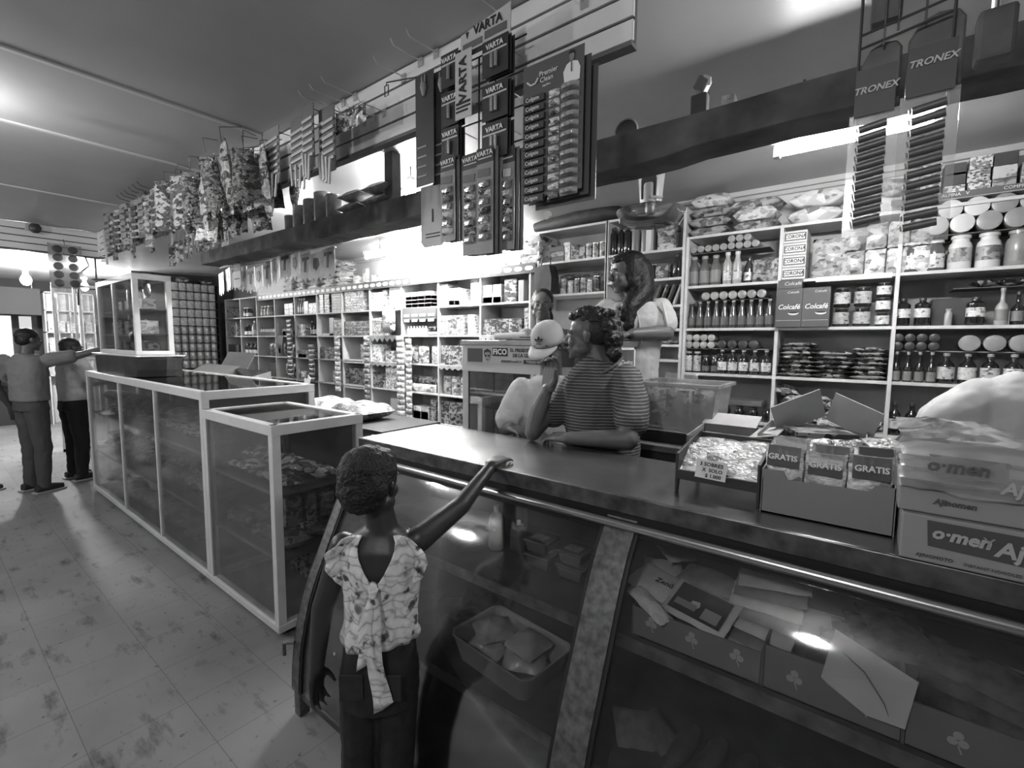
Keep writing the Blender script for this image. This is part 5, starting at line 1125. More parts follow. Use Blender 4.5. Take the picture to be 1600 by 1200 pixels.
def head(g, c, R, s=1, fem=False):
    c = V(c); L = lambda x,y,z: c+R@(V((x,y,z))*s)
    ball(g, L(0,.014,.035), [v*s for v in (.073,.092,.084)], R, 20, 12)
    ball(g, L(0,-.022,-.028), [v*s for v in (.056,.064,.076)], R)
    ball(g, L(0,-.05,-.068), [v*s for v in (.036,.036,.03)], R); ball(g, L(0,-.072,-.088), [v*s for v in (.02,.018,.016)], R)
    for k in (-1,1):
        ball(g, L(k*.034,-.062,-.022), [v*s for v in (.023,.022,.024)], R)
        ball(g, L(k*.045,-.02,-.055), [v*s for v in (.02,.04,.025)], R)
        ball(g, L(k*.077,.012,-.004), [v*s for v in (.008,.018,.028)], R); ball(g, L(k*.083,.018,.008), [v*s for v in (.006,.014,.018)], R)
        g.tube([L(k*.008,-.082,.024), L(k*.028,-.081,.028), L(k*.048,-.066,.022)], [.008*s,.009*s,.006*s], 8)
        g.tube([L(k*.016,-.0785,.004), L(k*.044,-.070,.003)], [.006*s,.005*s], 8)
        ball(g, L(k*.011,-.094,-.022), [v*s for v in (.008,.009,.007)], R)
    g.tube([L(0,-.082,.022), L(0,-.095,0), L(0,-.108,-.018)], [.008*s,.009*s,.012*s], 10); ball(g, L(0,-.106,-.02), .010*s)
    g.tube([L(-.024,-.080,-.050), L(-.01,-.091,-.046), L(0,-.090,-.047), L(.01,-.091,-.046), L(.024,-.080,-.050)], [.003*s,.0065*s,.006*s,.0065*s,.003*s], 8)
    g.tube([L(-.020,-.080,-.056), L(0,-.088,-.059), L(.02,-.080,-.056)], [.003*s,.008*s,.003*s], 8)
    return L
def face_parts(body, c, R, s=1, iris=True):
    c = V(c); L = lambda x,y,z: c+R@(V((x,y,z))*s)
    for k in (-1,1):
        e = G(); ball(e, L(k*.030,-.0735,.010), [v*s for v in (.0135,.0125,.010)], R, 14, 8); eo = e.build('eye', M('eye_white', .45, .3), body, smooth=True)
        e = G(); ball(e, L(k*.030,-.0835,.010), [v*s for v in (.006,.0045,.006)], R, 10, 6); e.build('iris', ink, eo, smooth=True)
        G().tube([L(k*.013,-.090,.030), L(k*.032,-.089,.036), L(k*.05,-.074,.030)], [.0025*s,.0035*s,.002*s], 6).build('eyebrow', ink, body)
    G().tube([L(-.020,-.0865,-.0515), L(0,-.0945,-.051), L(.02,-.0865,-.0515)], [.0012*s,.0022*s,.0012*s], 6).build('mouth_line', M('mouth_dark', .03, .5), body)
def hand(g, w, d, n, s=1, curl=.35, side=1, spread=.12, thumb=.7, curls=None):
    """w wrist, d towards the knuckles, n out of the back of the hand, side: +1 puts the thumb on d x n"""
    w, d, n = V(w), V(d).normalized(), V(n).normalized(); x = d.cross(n).normalized(); n = x.cross(d).normalized()
    P_ = lambda a,b,c_: w+(x*a+d*b+n*c_)*s
    for k in range(4): g.tube([P_((k-1.5)*.013*1,-.008,0), P_((k-1.5)*.0195,.04,.002), P_((k-1.5)*.0205,.082,0)], [.015*s,.0135*s,.0105*s], 8)
    ball(g, P_(0,0,0), [.026*s,.026*s,.02*s])
    ln = [.062,.074,.07,.055] if side < 0 else [.055,.07,.074,.062]
    for k in range(4):
        a = (k-1.5)*spread; c0 = (curls[k] if curls else curl); p = P_((k-1.5)*.021,.085,0); dr = (d*cos(a)+x*sin(a)).normalized(); pts = [p]; ang = c0*.5
        for q, f in enumerate((.45,.31,.24)):
            dd = dr*cos(ang)-n*sin(ang); p = p+dd*ln[k]*f*s*1.05; pts.append(p); ang += c0*1.1
        limb(g, pts, [.0092*s,.0088*s,.008*s,.0068*s], 8)
    t0 = P_(side*.024,.018,-.004); td = (d*.65+x*side*thumb-n*.35).normalized(); t1 = t0+td*.034*s; td2 = (d*.9+x*side*thumb*.4-n*.45).normalized(); t2 = t1+td2*.028*s; t3 = t2+td2*.022*s
    limb(g, [t0,t1,t2,t3], [.0145*s,.0115*s,.0098*s,.0075*s], 8); return g
def SKIN(n, v, r=.45): return M(n, v, r, var=.08, scale=18, bmp=.05, bscale=120)
hairm = M('black_hair', .008, .42, var=.4, scale=60, bmp=.7, bscale=90)
RT = V((.792,.610,0)); FW = V((-.610,.792,0)); UP = V((0,0,1))

# --- the child at the counter, seen from behind ---
t = T('person', 'child in floral top and dark jeans seen from behind, reaching onto the steel counter', 'person', (-1.15,.83,0))
o0 = V((1.15,-.83,0))
class GO(G):
    def __init__(s, off): super().__init__(); s.off = off
    def add(s, vs, fs): return super().add([V(v)+s.off for v in vs], fs)
sk = SKIN('child_skin', .032, .42); Hc = V((-1.157,.825,1.172)); Rh = RM(V((-.35,.90,-.12)))
g = GO(o0); head(g, Hc, Rh, .93)
limb(g, [V((-1.145,.838,1.10)), V((-1.135,.845,1.03))], [.042,.047])
wd = (RT+V((0,0,.06))).normalized()
TC = [(-1.15,.835,.56,.112,.085),(-1.147,.836,.65,.100,.076),(-1.142,.838,.74,.096,.070),(-1.14,.84,.85,.104,.074),(-1.14,.842,.93,.112,.078),(-1.14,.843,.985,.112,.070),(-1.14,.845,1.02,.085,.055),(-1.138,.845,1.045,.05,.045)]
tors(g, [(V(c[:3]),c[3],c[4]) for c in TC], wd)
sR, sL = V((-1.062,.922,1.0)), V((-1.232,.772,.985))
limb(g, [sR, V((-1.045,1.085,1.062)), V((-1.062,1.252,1.150))], [.041,.032,.022]); hand(g, V((-1.063,1.262,1.163)), V((-.1,1,.10)), V((.1,0,1)), .74, .25, -1)
limb(g, [sL, V((-1.262,.715,.80)), V((-1.258,.69,.63))], [.040,.032,.022]); hand(g, V((-1.258,.69,.625)), V((-.02,-.03,-1)), V((-.7,-.3,0)), .78, .35, 1)
for k in (-1,1):
    hp = V((-1.15,.833,.56))+RT*.055*k; limb(g, [hp, hp+V((0,-.01,-.26)), hp+V((.0,-.03,-.50))], [.055,.045,.034]); g.tube([hp+V((0,-.045,-.53)), hp+FW*.10+V((0,-.04,-.545))], [.03,.022], 10)
body = flesh('body', g, sk, t, .0055)
face_parts(body, Hc+o0, Rh, .93)
g = GO(o0); L = lambda x,y,z: Hc+Rh@(V((x,y,z))*.93)
ball(g, L(0,.03,.045), (.083,.094,.082), Rh); ball(g, L(0,.055,.0), (.078,.065,.075), Rh); ball(g, L(-.055,.07,.01), (.035,.04,.04), Rh); ball(g, L(0,-.02,.085), (.06,.05,.035), Rh); ball(g, L(.0,.075,-.045), (.05,.03,.03), Rh)
flesh('hair', g, M('child_hair', .006, .6, bmp=1, bscale=120), body, .006, 3, (.02,.012))
g = G(); g.tube([L(.088,.012,-.03)+o0, L(.09,.012,-.045)+o0], .004, 6); g.build('earring', silver, body)
# jeans
g = GO(o0); jm = M('dark_jeans', .017, .75, var=.35, scale=30)
tors(g, [(V((-1.15,.833,.50)),.112,.09),(V((-1.15,.833,.58)),.122,.094),(V((-1.147,.836,.66)),.110,.085),(V((-1.145,.837,.715)),.106,.080)], wd)
for k in (-1,1):
    hp = V((-1.15,.833,.55))+RT*.058*k; limb(g, [hp, hp+V((0,-.01,-.25)), hp+V((0,-.03,-.49))], [.066,.056,.050])
jn = flesh('jeans', g, jm, body, .0065, 3, (.05,.008))
for k in (-1,1):
    q = V((-1.15,.833,.60))+RT*.055*k-FW*.0945+o0; G().obox(q, .07,.004,.08,(0,0,rad(37.6))).build('back_pocket', M('pocket_jeans', .024, .75, var=.3, scale=30), jn, bev=.002)
g = G(); ball(g, V((-1.235,.735,.655))+o0, .006); g.build('rivet', silver, jn)
shm = M('child_shoe', .05, .5)
for k in (-1,1):
    g = GO(o0); hp = V((-1.15,.803,.0))+RT*.06*k; g.tube([hp+V((0,0,.045))-FW*.04, hp+V((0,0,.04))+FW*.06, hp+V((0,0,.03))+FW*.11], [.035,.038,.025], 10); flesh('shoe', g, shm, body, .008, 2)
# floral top
def floral():
    m, nt, b = _nt('floral_cloth'); v = vecin(nt, 1)
    vo = N(nt, 'ShaderNodeTexVoronoi'); vo.inputs['Scale'].default_value = 13; nt.links.new(v, vo.inputs['Vector'])
    wv = N(nt, 'ShaderNodeTexWave', wave_type='RINGS'); wv.inputs['Scale'].default_value = 9; wv.inputs['Distortion'].default_value = 16; wv.inputs['Detail'].default_value = 3; nt.links.new(v, wv.inputs[0])
    n = N(nt, 'ShaderNodeTexNoise'); n.inputs['Scale'].default_value = 26; n.inputs['Detail'].default_value = 3; nt.links.new(v, n.inputs[0])
    r1 = ramp(nt, vo.outputs['Distance'], [(0,.12),(.16,.3),(.24,.95),(.40,1),(.46,.72),(.55,1)]); r2 = ramp(nt, wv.outputs['Fac'], [(0,.55),(.12,.92),(1,1)]); r3 = ramp(nt, n.outputs[0], [(.33,.12),(.40,.85),(.6,1)])
    x = N(nt, 'ShaderNodeMix', data_type='RGBA', blend_type='MULTIPLY'); x.inputs[0].default_value = 1; nt.links.new(r1.outputs[0], x.inputs[6]); nt.links.new(r2.outputs[0], x.inputs[7])
    y = N(nt, 'ShaderNodeMix', data_type='RGBA', blend_type='MULTIPLY'); y.inputs[0].default_value = 1; nt.links.new(x.outputs[2], y.inputs[6]); nt.links.new(r3.outputs[0], y.inputs[7])
    z = N(nt, 'ShaderNodeMix', data_type='RGBA', blend_type='MULTIPLY'); z.inputs[0].default_value = 1; z.inputs[7].default_value = (.8,.8,.8,1); nt.links.new(y.outputs[2], z.inputs[6])
    nt.links.new(z.outputs[2], b.inputs['Base Color']); b.inputs['Roughness'].default_value = .8; return m
fl = floral(); BD = -FW
def tp_(th, z, off=.006):
    for k in range(len(TC)-1):
        if TC[k][2] <= z <= TC[k+1][2] or k == len(TC)-2: break
    a = TC[k]; b = TC[k+1]; f = max(0, min(1, (z-a[2])/(b[2]-a[2]))); c = [a[i]+(b[i]-a[i])*f for i in range(5)]
    A, B = c[3]+off, c[4]+off; w_ = V((RT.x,RT.y,0)); s_ = sin(th); c_ = cos(th)
    return V((c[0],c[1],z))+w_*A*(abs(s_)**.85)*(1 if s_ > 0 else -1)+BD*B*(abs(c_)**.85)*(1 if c_ > 0 else -1)+o0
def ztop(th):
    d = abs(math.degrees(th))
    if d > 180: d = 360-d
    pts = [(0,.905),(6,.915),(34,1.036),(58,1.03),(66,.97),(80,.885),(100,.87),(118,.95),(135,1.02),(160,.96),(180,.94)]
    for (a, za), (b, zb) in zip(pts, pts[1:]):
        if a <= d <= b: return za+(zb-za)*(d-a)/(b-a)
    return .94
n, m_ = 72, 22; vs = []; 
for i in range(n):
    th = -pi+2*pi*i/n; zt = ztop(th); zb = .700+.012*sin(th*2)
    for j in range(m_+1):
        v = j/m_; z = zb+(zt-zb)*v; fold = .004*sin(th*11+z*14)*(1-v*.5)+.010*math.exp(-((v-.12)/.14)**2)*(1+.3*sin(th*9)); vs.append(tp_(th, z, .007+fold))
fs = [(i*(m_+1)+j, ((i+1)%n)*(m_+1)+j, ((i+1)%n)*(m_+1)+j+1, i*(m_+1)+j+1) for i in range(n) for j in range(m_)]
top = G().add(vs, fs).build('floral_top', fl, body, smooth=True); sm = top.modifiers.new('t', 'SOLIDIFY'); sm.thickness = .003; sm.offset = 0
# dark band showing under the arms
g = G(); vs = []
for i in range(49):
    th = -pi+2*pi*i/48
    for z in (.845,.905): vs.append(tp_(th, z, .0045))
g.add(vs, [(2*i,2*i+2,2*i+3,2*i+1) for i in range(48)]); g.build('dark_undershirt', ink, body, smooth=True).modifiers.new('t', 'SOLIDIFY').thickness = .002
for k in (-1,1):   # shoulder ruffles
    vs = []; n2 = 26
    for i in range(n2+1):
        v = i/n2; z = 1.03-.15*v; th = k*rad(52+10*sin(v*3)); p0 = tp_(th, min(z,1.03), .009); out = (RT*k*.8+BD*.45+UP*(.25-.6*v)).normalized(); w_ = .045*sin(pi*min(1,v*.9+.12))
        for q in range(5): f = q/4; vs.append(p0+out*w_*f+(BD*.010+UP*.006)*sin(v*24)*f)
    top2 = G().add(vs, [(i*5+q,(i+1)*5+q,(i+1)*5+q+1,i*5+q+1) for i in range(n2) for q in range(4)]).build('ruffle', fl, top, smooth=True); top2.modifiers.new('t', 'SOLIDIFY').thickness = .003
kn = tp_(0, .905, .012)
g = G(); ball(g, kn+BD*.006, (.014,.012,.017)); g.build('knot', fl, top, smooth=True)
for k, (zl, w0, w1, sx) in enumerate(((.36,.012,.030,.010),(.23,.012,.026,-.012))):
    vs = []; n2 = 18
    for i in range(n2+1):
        v = i/n2; w_ = w0+(w1-w0)*v**1.2; c = kn+V((0,0,-zl*v))+RT*(sx*v*2.2+.006*sin(v*8+k))+BD*(.010+.016*sin(v*3))
        for q in (-1,0,1): vs.append(c+RT*w_*q+BD*.008*(1-abs(q))*cos(v*6)+UP*(.02*q if i == n2 else 0))
    G().add(vs, [(i*3+q,(i+1)*3+q,(i+1)*3+q+1,i*3+q+1) for i in range(n2) for q in range(2)]).build('ribbon_tail', fl, top, smooth=True).modifiers.new('t', 'SOLIDIFY').thickness = .0025

# --- man in the striped shirt leaning on the counter ---
t = T('person', 'man in striped T-shirt leaning on the counter, hand at his turned face', 'person', (-.98,1.93,.4)); o0 = V((.98,-1.93,-.4))
sk = SKIN('man_skin', .115); Hc = V((-1.035,1.905,1.628)); fd = (-RT*.93+FW*.36+V((0,0,-.05))); Rh = RM(fd, 0)
g = GO(o0); head(g, Hc, Rh, 1.0)
limb(g, [V((-1.01,1.93,1.56)), V((-.972,1.938,1.48))], [.058,.066]); limb(g, [V((-.975,1.938,1.54)), V((-.90,1.95,1.475))], [.045,.04]); limb(g, [V((-.985,1.935,1.51)), V((-1.07,1.93,1.43))], [.04,.04]); tors(g, [(V((-.98,1.935,1.38)),.10,.07),(V((-.975,1.93,1.46)),.075,.06),(V((-.975,1.93,1.51)),.06,.055)], RT)
sR, sL = V((-1.125,1.925,1.395)), V((-.845,1.955,1.435))
eR, wR = V((-1.215,1.735,1.188)), V((-1.160,1.775,1.392))
limb(g, [sR, eR, wR], [.048,.038,.025]); limb(g, [sL, V((-.78,1.80,1.205)), V((-1.02,1.718,1.190))], [.052,.045,.028])
limb(g, [eR, (eR+wR)/2+V((-.012,-.0,0)), wR], [.038,.037,.025])
hand(g, wR, V((.14,.10,1)), V((.25,.95,.05)), 1.12, .9, -1, .1, curls=[.55,.85,1.0,1.1])
hand(g, V((-1.02,1.718,1.190)), V((-1,.12,-.02)), V((0,-.3,1)), .92, .5, 1, .1)
body = flesh('body', g, sk, t, .0055); face_parts(body, Hc+o0, Rh)
g = GO(o0); L = lambda x,y,z: Hc+Rh@V((x,y,z))
ball(g, L(0,.03,.075), (.070,.088,.060), Rh); ball(g, L(0,.095,.045), (.068,.055,.065), Rh); ball(g, L(0,.115,-.01), (.062,.045,.06), Rh); ball(g, L(0,.115,-.07), (.05,.038,.05), Rh); ball(g, L(0,.0,.10), (.066,.075,.035), Rh); ball(g, L(0,-.045,.095), (.05,.04,.025), Rh)
for k in range(26):
    a = rn.uniform(0,6.28); ball(g, L(.056*cos(a), .085+.06*rn.random(), rn.uniform(-.11,.11)), rn.uniform(.014,.022), seg=8, rows=5)
flesh('hair', g, hairm, body, .006, 2, (.018,.02))
g = GO(o0); ball(g, L(0,.035,.03), (.0755,.088,.078), Rh); flesh('short_side_hair', g, M('fade_hair', .035, .7, var=.5, scale=90), body, .007, 3)
g = GO(o0); wd = (RT+V((0,0,.12))).normalized()
tors(g, [(V((-.955,1.955,.98)),.16,.10),(V((-.965,1.95,1.1)),.168,.11),(V((-.972,1.945,1.26)),.175,.115),(V((-.975,1.942,1.40)),.178,.10),(V((-.975,1.942,1.465)),.155,.088),(V((-.972,1.942,1.50)),.115,.078),(V((-.966,1.942,1.525)),.082,.070)], wd)
sm_ = V((0,0,.005))
limb(g, [V((-1.10,1.93,1.40)), V((-1.165,1.84,1.27))], [.070,.066]); limb(g, [V((-.865,1.955,1.435)), V((-.81,1.90,1.33)), V((-.79,1.85,1.275))], [.074,.076,.074])
sh = flesh('striped_shirt', g, STRIPES('striped_cloth', .05, .24, .0135, 'Z', .72, dist=1.2), body, .0065, 4, (.06,.012))
g = GO(o0); g.tube([V((-.970,1.937,1.512))+V((.088*cos(a),.078*sin(a),.020*cos(a)+(-.055 if sin(a) < 0 else .016)*abs(sin(a)))) for a in [2*pi*k/24 for k in range(25)]], .006, 6); g.build('neckband', M('neckband_grey', .12, .8), sh, smooth=True)
g = GO(o0); tors(g, [(V((-.95,1.96,.95)),.155,.10),(V((-.95,1.96,.86)),.16,.11)], RT)
for k in (-1,1): limb(g, [V((-.95,1.96,.9))+RT*.08*k, V((-.95,1.96,.65))+RT*.09*k, V((-.95,1.96,.47))+RT*.09*k], [.075,.06,.05])
for k in (-1,1): g.tube([V((-.95,1.93,.44))+RT*.09*k, V((-.95,1.93,.44))+RT*.09*k-FW*.14], [.045,.035], 8)
flesh('trousers', g, M('dark_trousers', .03, .8), body, .01, 3)
cg = G().tube([V((-1.142,1.776,1.51))+o0, V((-1.13,1.765,1.54))+o0], .004, 8).build('cigarette', paper, None); cg.parent = None; cg.location = (.98-1.96,0,0); cg.location = V((-.98,1.93,.4)); tag(cg, 'small white stick held in the striped man\'s raised fingers', 'stick')

# --- man in the white cap ---
t = T('person', 'man in pale cap with dark three-leaf badge and white T-shirt behind the striped man', 'person', (-1.36,2.05,.4)); o0 = V((1.36,-2.05,-.4))
sk2 = SKIN('cap_man_skin', .10); Hc = V((-1.358,2.07,1.585)); fd = (-FW*.85-RT*.45+V((0,0,-.42))); Rh = RM(fd)
g = GO(o0); head(g, Hc, Rh, .98); limb(g, [V((-1.35,2.09,1.53)), V((-1.345,2.085,1.40))], [.055,.062]); tors(g, [(V((-1.345,2.08,1.30)),.1,.06),(V((-1.345,2.08,1.40)),.07,.05)], RT)
s1_, s2_ = V((-1.475,1.985,1.355)), V((-1.235,2.165,1.36))
limb(g, [s1_, V((-1.50,1.90,1.15)), V((-1.42,1.84,1.17))], [.048,.04,.03]); hand(g, V((-1.42,1.84,1.17)), V((1,-.3,-.02)), V((0,-.2,1)), .9, .5, -1)
limb(g, [s2_, V((-1.18,2.10,1.14)), V((-1.2,2.0,1.0))], [.048,.04,.03]); hand(g, V((-1.2,2.0,1.0)), V((-.3,-.6,-.5)), V((0,-.5,1)), .9, .5, 1)
body = flesh('body', g, sk2, t, .006); face_parts(body, Hc+o0, Rh, .98)
g = GO(o0); tors(g, [(V((-1.345,2.08,.95)),.165,.10),(V((-1.345,2.08,1.1)),.172,.105),(V((-1.345,2.08,1.25)),.18,.108),(V((-1.345,2.08,1.34)),.175,.095),(V((-1.345,2.08,1.40)),.12,.08),(V((-1.345,2.08,1.43)),.07,.065)], RT)
limb(g, [V((-1.465,1.99,1.345)), V((-1.50,1.91,1.20))], [.072,.068]); limb(g, [V((-1.235,2.17,1.35)), V((-1.19,2.12,1.2))], [.07,.066])
flesh('white_shirt', g, M('white_cotton', .52, .85), body, .0075, 4, (.06,.014))
g = GO(o0); tors(g, [(V((-1.345,2.08,.97)),.15,.1),(V((-1.345,2.08,.86)),.16,.11)], RT)
for k in (-1,1): limb(g, [V((-1.345,2.06,.9))+RT*.08*k, V((-1.345,2.06,.65))+RT*.09*k, V((-1.345,2.06,.46))+RT*.09*k], [.07,.06,.05])
flesh('trousers', g, M('dark_trousers', .03, .8), body, .01, 3)
ct = T('cap_root', None, None); drop(ct)
capc = M('cap_cloth', .50, .8); g = GO(o0); L = lambda x,y,z: Hc+Rh@(V((x,y,z)))
rings = []
for z, r in ((.018,1.0),(.045,1.0),(.07,.96),(.095,.84),(.115,.62),(.126,.32),(.129,.05)):
    rings.append([L(.082*r*cos(a), .012+.100*r*sin(a)-(.008 if sin(a) < 0 else 0), z+.008*(-sin(a) if sin(a) < 0 else 0)) for a in [2*pi*k/28 for k in range(28)]])
g.loft(rings); cp = g.build('cap', capc, body, smooth=True); cp.modifiers.clear()
g = GO(o0); vs = []
for i in range(15):
    a = -pi/2+(i-7)/7*rad(62); 
    for r, dz in ((0,0),(.03,-.004),(.055,-.014),(.075,-.026)):
        e = 1-((i-7)/7)**2*.75; vs.append(L((.080+r*.35*e)*cos(a), .004+(.104+r*e)*sin(a), .024+dz*e-.006*((i-7)/7)**2))
g.add(vs, [(i*4+q,(i+1)*4+q,(i+1)*4+q+1,i*4+q+1) for i in range(14) for q in range(3)]); br = g.build('brim', capc, cp, smooth=True); br.modifiers.new('t', 'SOLIDIFY').thickness = .004
lg = T('x', None, None); drop(lg)
g = G()
def leaf(cx, rot, ln_, w_):
    pts = [(0,0),(w_*.75,ln_*.3),(w_,ln_*.6),(w_*.55,ln_*.88),(0,ln_*1.08),(-w_*.55,ln_*.88),(-w_,ln_*.6),(-w_*.75,ln_*.3)]; return [(cx+x*cos(rot)+y*sin(rot), -x*sin(rot)+y*cos(rot)) for x,y in pts]
for rot_, l_, w_ in ((0,.032,.0075),(rad(48),.029,.007),(rad(-48),.029,.007)): g.prism([(x,y-.010) for x,y in leaf(0,rot_,l_,w_)], -.001, .001)
Rb = (Rh @ Matrix.Rotation(rad(-14), 3, 'X')); lo = g.build('badge', ink, cp); lo.rotation_euler = Rb.to_euler(); lo.location = L(0,-.0985,.068)+o0
g = G()
for zz in (-.009,-.004,.001): g.box(-.019,.019,-.0015,-.0011,zz-.0006,zz+.0006)
g.build('badge_lines', capc, lo); tt = TXT('adidas', .0125, (0,-.001,-.0155), ink, lo, off=.0003)

# --- girl behind the notice cabinet ---
t = T('person', 'girl with pulled-back hair and light top facing forward behind the notice cabinet', 'person', (-1.80,2.68,.4)); o0 = V((1.80,-2.68,-.4))
Hc = V((-1.800,2.66,1.845)); Rh = RM(-FW*.95-RT*.12+V((0,0,-.06)), rad(4)); g = GO(o0); head(g, Hc, Rh, .9)
limb(g, [V((-1.80,2.68,1.80)), V((-1.80,2.69,1.70))], [.045,.05]); tors(g, [(V((-1.80,2.69,1.55)),.10,.07),(V((-1.80,2.69,1.66)),.11,.06),(V((-1.80,2.69,1.70)),.06,.05)], RT)
for k in (-1,1):
    s_ = V((-1.80,2.69,1.655))+RT*.13*k; e_ = s_+V((0,-.03,-.24))+RT*.03*k; w_ = e_+V((0,-.0,-.18))-FW*.08; limb(g, [s_,e_,w_], [.04,.034,.024]); hand(g, w_, V((0,-.3,-1)), RT*k, .8, .5, -k)
body = flesh('body', g, SKIN('girl_skin', .20), t, .006); face_parts(body, Hc+o0, Rh, .9)
g = GO(o0); L = lambda x,y,z: Hc+Rh@(V((x,y,z))*.9); ball(g, L(0,.036,.052), (.076,.086,.074), Rh); ball(g, L(0,.05,.0), (.073,.06,.07), Rh); limb(g, [L(.02,.10,.02), L(.06,.10,-.08), L(.075,.06,-.16)], [.03,.028,.018])
flesh('hair', g, hairm, body, .006, 3, (.02,.008))
g = GO(o0); tors(g, [(V((-1.80,2.69,1.15)),.135,.09),(V((-1.80,2.69,1.35)),.135,.09),(V((-1.80,2.69,1.55)),.145,.09),(V((-1.80,2.69,1.65)),.135,.075),(V((-1.80,2.69,1.695)),.07,.06)], RT)
for k in (-1,1): limb(g, [V((-1.80,2.69,1.645))+RT*.12*k, V((-1.80,2.67,1.54))+RT*.15*k], [.056,.05])
flesh('light_top', g, M('light_cotton', .32, .85), body, .0075, 3, (.05,.01)); g = GO(o0); g.tube([V((-1.80,2.69,1.70))+V((.065*cos(a),.055*sin(a),-.02 if sin(a)<0 else 0)) for a in [2*pi*k/20 for k in range(21)]], .007, 6); g.build('collar', M('collar_grey', .12, .8), body)
g = GO(o0)
for k in (-1,1): limb(g, [V((-1.80,2.69,1.1))+RT*.07*k, V((-1.80,2.69,.8))+RT*.075*k, V((-1.80,2.69,.45))+RT*.075*k], [.085,.06,.045])
flesh('trousers', g, M('dark_trousers', .03, .8), body, .01, 3)

# --- woman with long hair ---
t = T('person', 'woman with long black hair and cream ruffled T-shirt looking left behind the cabinet', 'person', (-1.12,2.60,.4)); o0 = V((1.12,-2.60,-.4))
Hc = V((-1.143,2.545,1.992)); Rh = RM(-RT*.95-FW*.18+V((0,0,-.14))); g = GO(o0); head(g, Hc, Rh, .97)
limb(g, [V((-1.12,2.58,1.94)), V((-1.11,2.60,1.84))], [.048,.055]); tors(g, [(V((-1.11,2.60,1.60)),.13,.09),(V((-1.11,2.60,1.75)),.15,.10),(V((-1.11,2.60,1.83)),.12,.075),(V((-1.11,2.60,1.87)),.06,.05)], RT)
s1_ = V((-.985,2.69,1.80)); s2_ = V((-1.255,2.525,1.80))
limb(g, [s1_, V((-.925,2.60,1.66)), V((-1.04,2.42,1.652))], [.055,.048,.028]); hand(g, V((-1.04,2.42,1.652)), V((-1,-.35,-.0)), V((0,0,1)), .85, .5, -1)
limb(g, [s2_, V((-1.31,2.43,1.69)), V((-1.16,2.36,1.68))], [.052,.045,.028]); hand(g, V((-1.16,2.36,1.665)), V((1,-.3,-.05)), V((0,0,1)), .85, .6, 1)
body = flesh('body', g, SKIN('woman_skin', .12), t, .006); face_parts(body, Hc+o0, Rh, .97)
g = GO(o0); L = lambda x,y,z: Hc+Rh@V((x,y,z)); ball(g, L(0,.035,.05), (.084,.092,.08), Rh); ball(g, L(0,.06,-.01), (.082,.07,.09), Rh); ball(g, L(0,-.03,.085), (.055,.05,.03), Rh)
[ball(g, L(k*.052,.03,.01), (.036,.062,.075), Rh) for k in (-1,1)]; [ball(g, L(k*.058,.012,-.045), (.03,.04,.05), Rh) for k in (-1,1)]; limb(g, [L(.0,.075,.01), L(.035,.075,-.10), V((-1.095,2.485,1.80)), V((-1.09,2.475,1.70)), V((-1.08,2.475,1.635))], [.082,.068,.052,.036,.012]); limb(g, [L(0,.09,0), L(0,.085,-.12), V((-1.05,2.62,1.74))], [.075,.065,.04])
flesh('long_hair', g, M('long_hair', .006, .55, bmp=.6, bscale=60, var=.3, scale=40), body, .007, 4, (.015,.006))
g = GO(o0); tors(g, [(V((-1.11,2.60,1.25)),.15,.11),(V((-1.11,2.60,1.45)),.145,.11),(V((-1.11,2.60,1.62)),.16,.12),(V((-1.11,2.60,1.74)),.175,.13),(V((-1.11,2.60,1.80)),.155,.10),(V((-1.11,2.60,1.835)),.12,.075)], RT)
ball(g, V((-1.13,2.50,1.72)), (.09,.06,.06)); limb(g, [V((-.995,2.69,1.79)), V((-.94,2.63,1.71))], [.075,.072]); limb(g, [V((-1.245,2.535,1.79)), V((-1.29,2.46,1.72))], [.07,.066])
ws = flesh('cream_shirt', g, M('cream_cotton', .46, .85), body, .0075, 4, (.06,.014))
g = GO(o0); g.tube([V((-.95,2.60,1.83)),V((-.915,2.57,1.74)),V((-.90,2.56,1.70))], [.004,.010,.004], 6); g.tube([V((-1.06,2.50,1.80)),V((-1.03,2.49,1.70)),V((-1.02,2.50,1.60))], .005, 6); g.build('ruffle', M('ruffle_cream', .55, .85), ws, smooth=True)
g = GO(o0); ball(g, V((-1.165,2.453,1.755)), (.045,.018,.05), RM(-FW)); g.build('pale_round_print', M('print_round', .38, .5), ws, smooth=True)
g = GO(o0); ball(g, V((-1.10,2.452,1.755)), (.036,.02,.042), RM(-FW)); g.build('black_print', M('print_black', .01, .3), ws, smooth=True)
g = GO(o0); g.tube([V((-1.13,2.545,1.885)),V((-1.15,2.50,1.84)),V((-1.11,2.51,1.83)),V((-1.08,2.56,1.87))], .003, 6); g.build('necklace', silver, body)
g = GO(o0)
for k in (-1,1): limb(g, [V((-1.11,2.62,1.22))+RT*.075*k, V((-1.11,2.62,.85))+RT*.08*k, V((-1.11,2.62,.45))+RT*.08*k], [.10,.07,.05])
flesh('trousers', g, M('pale_trousers', .12, .8), body, .01, 3)

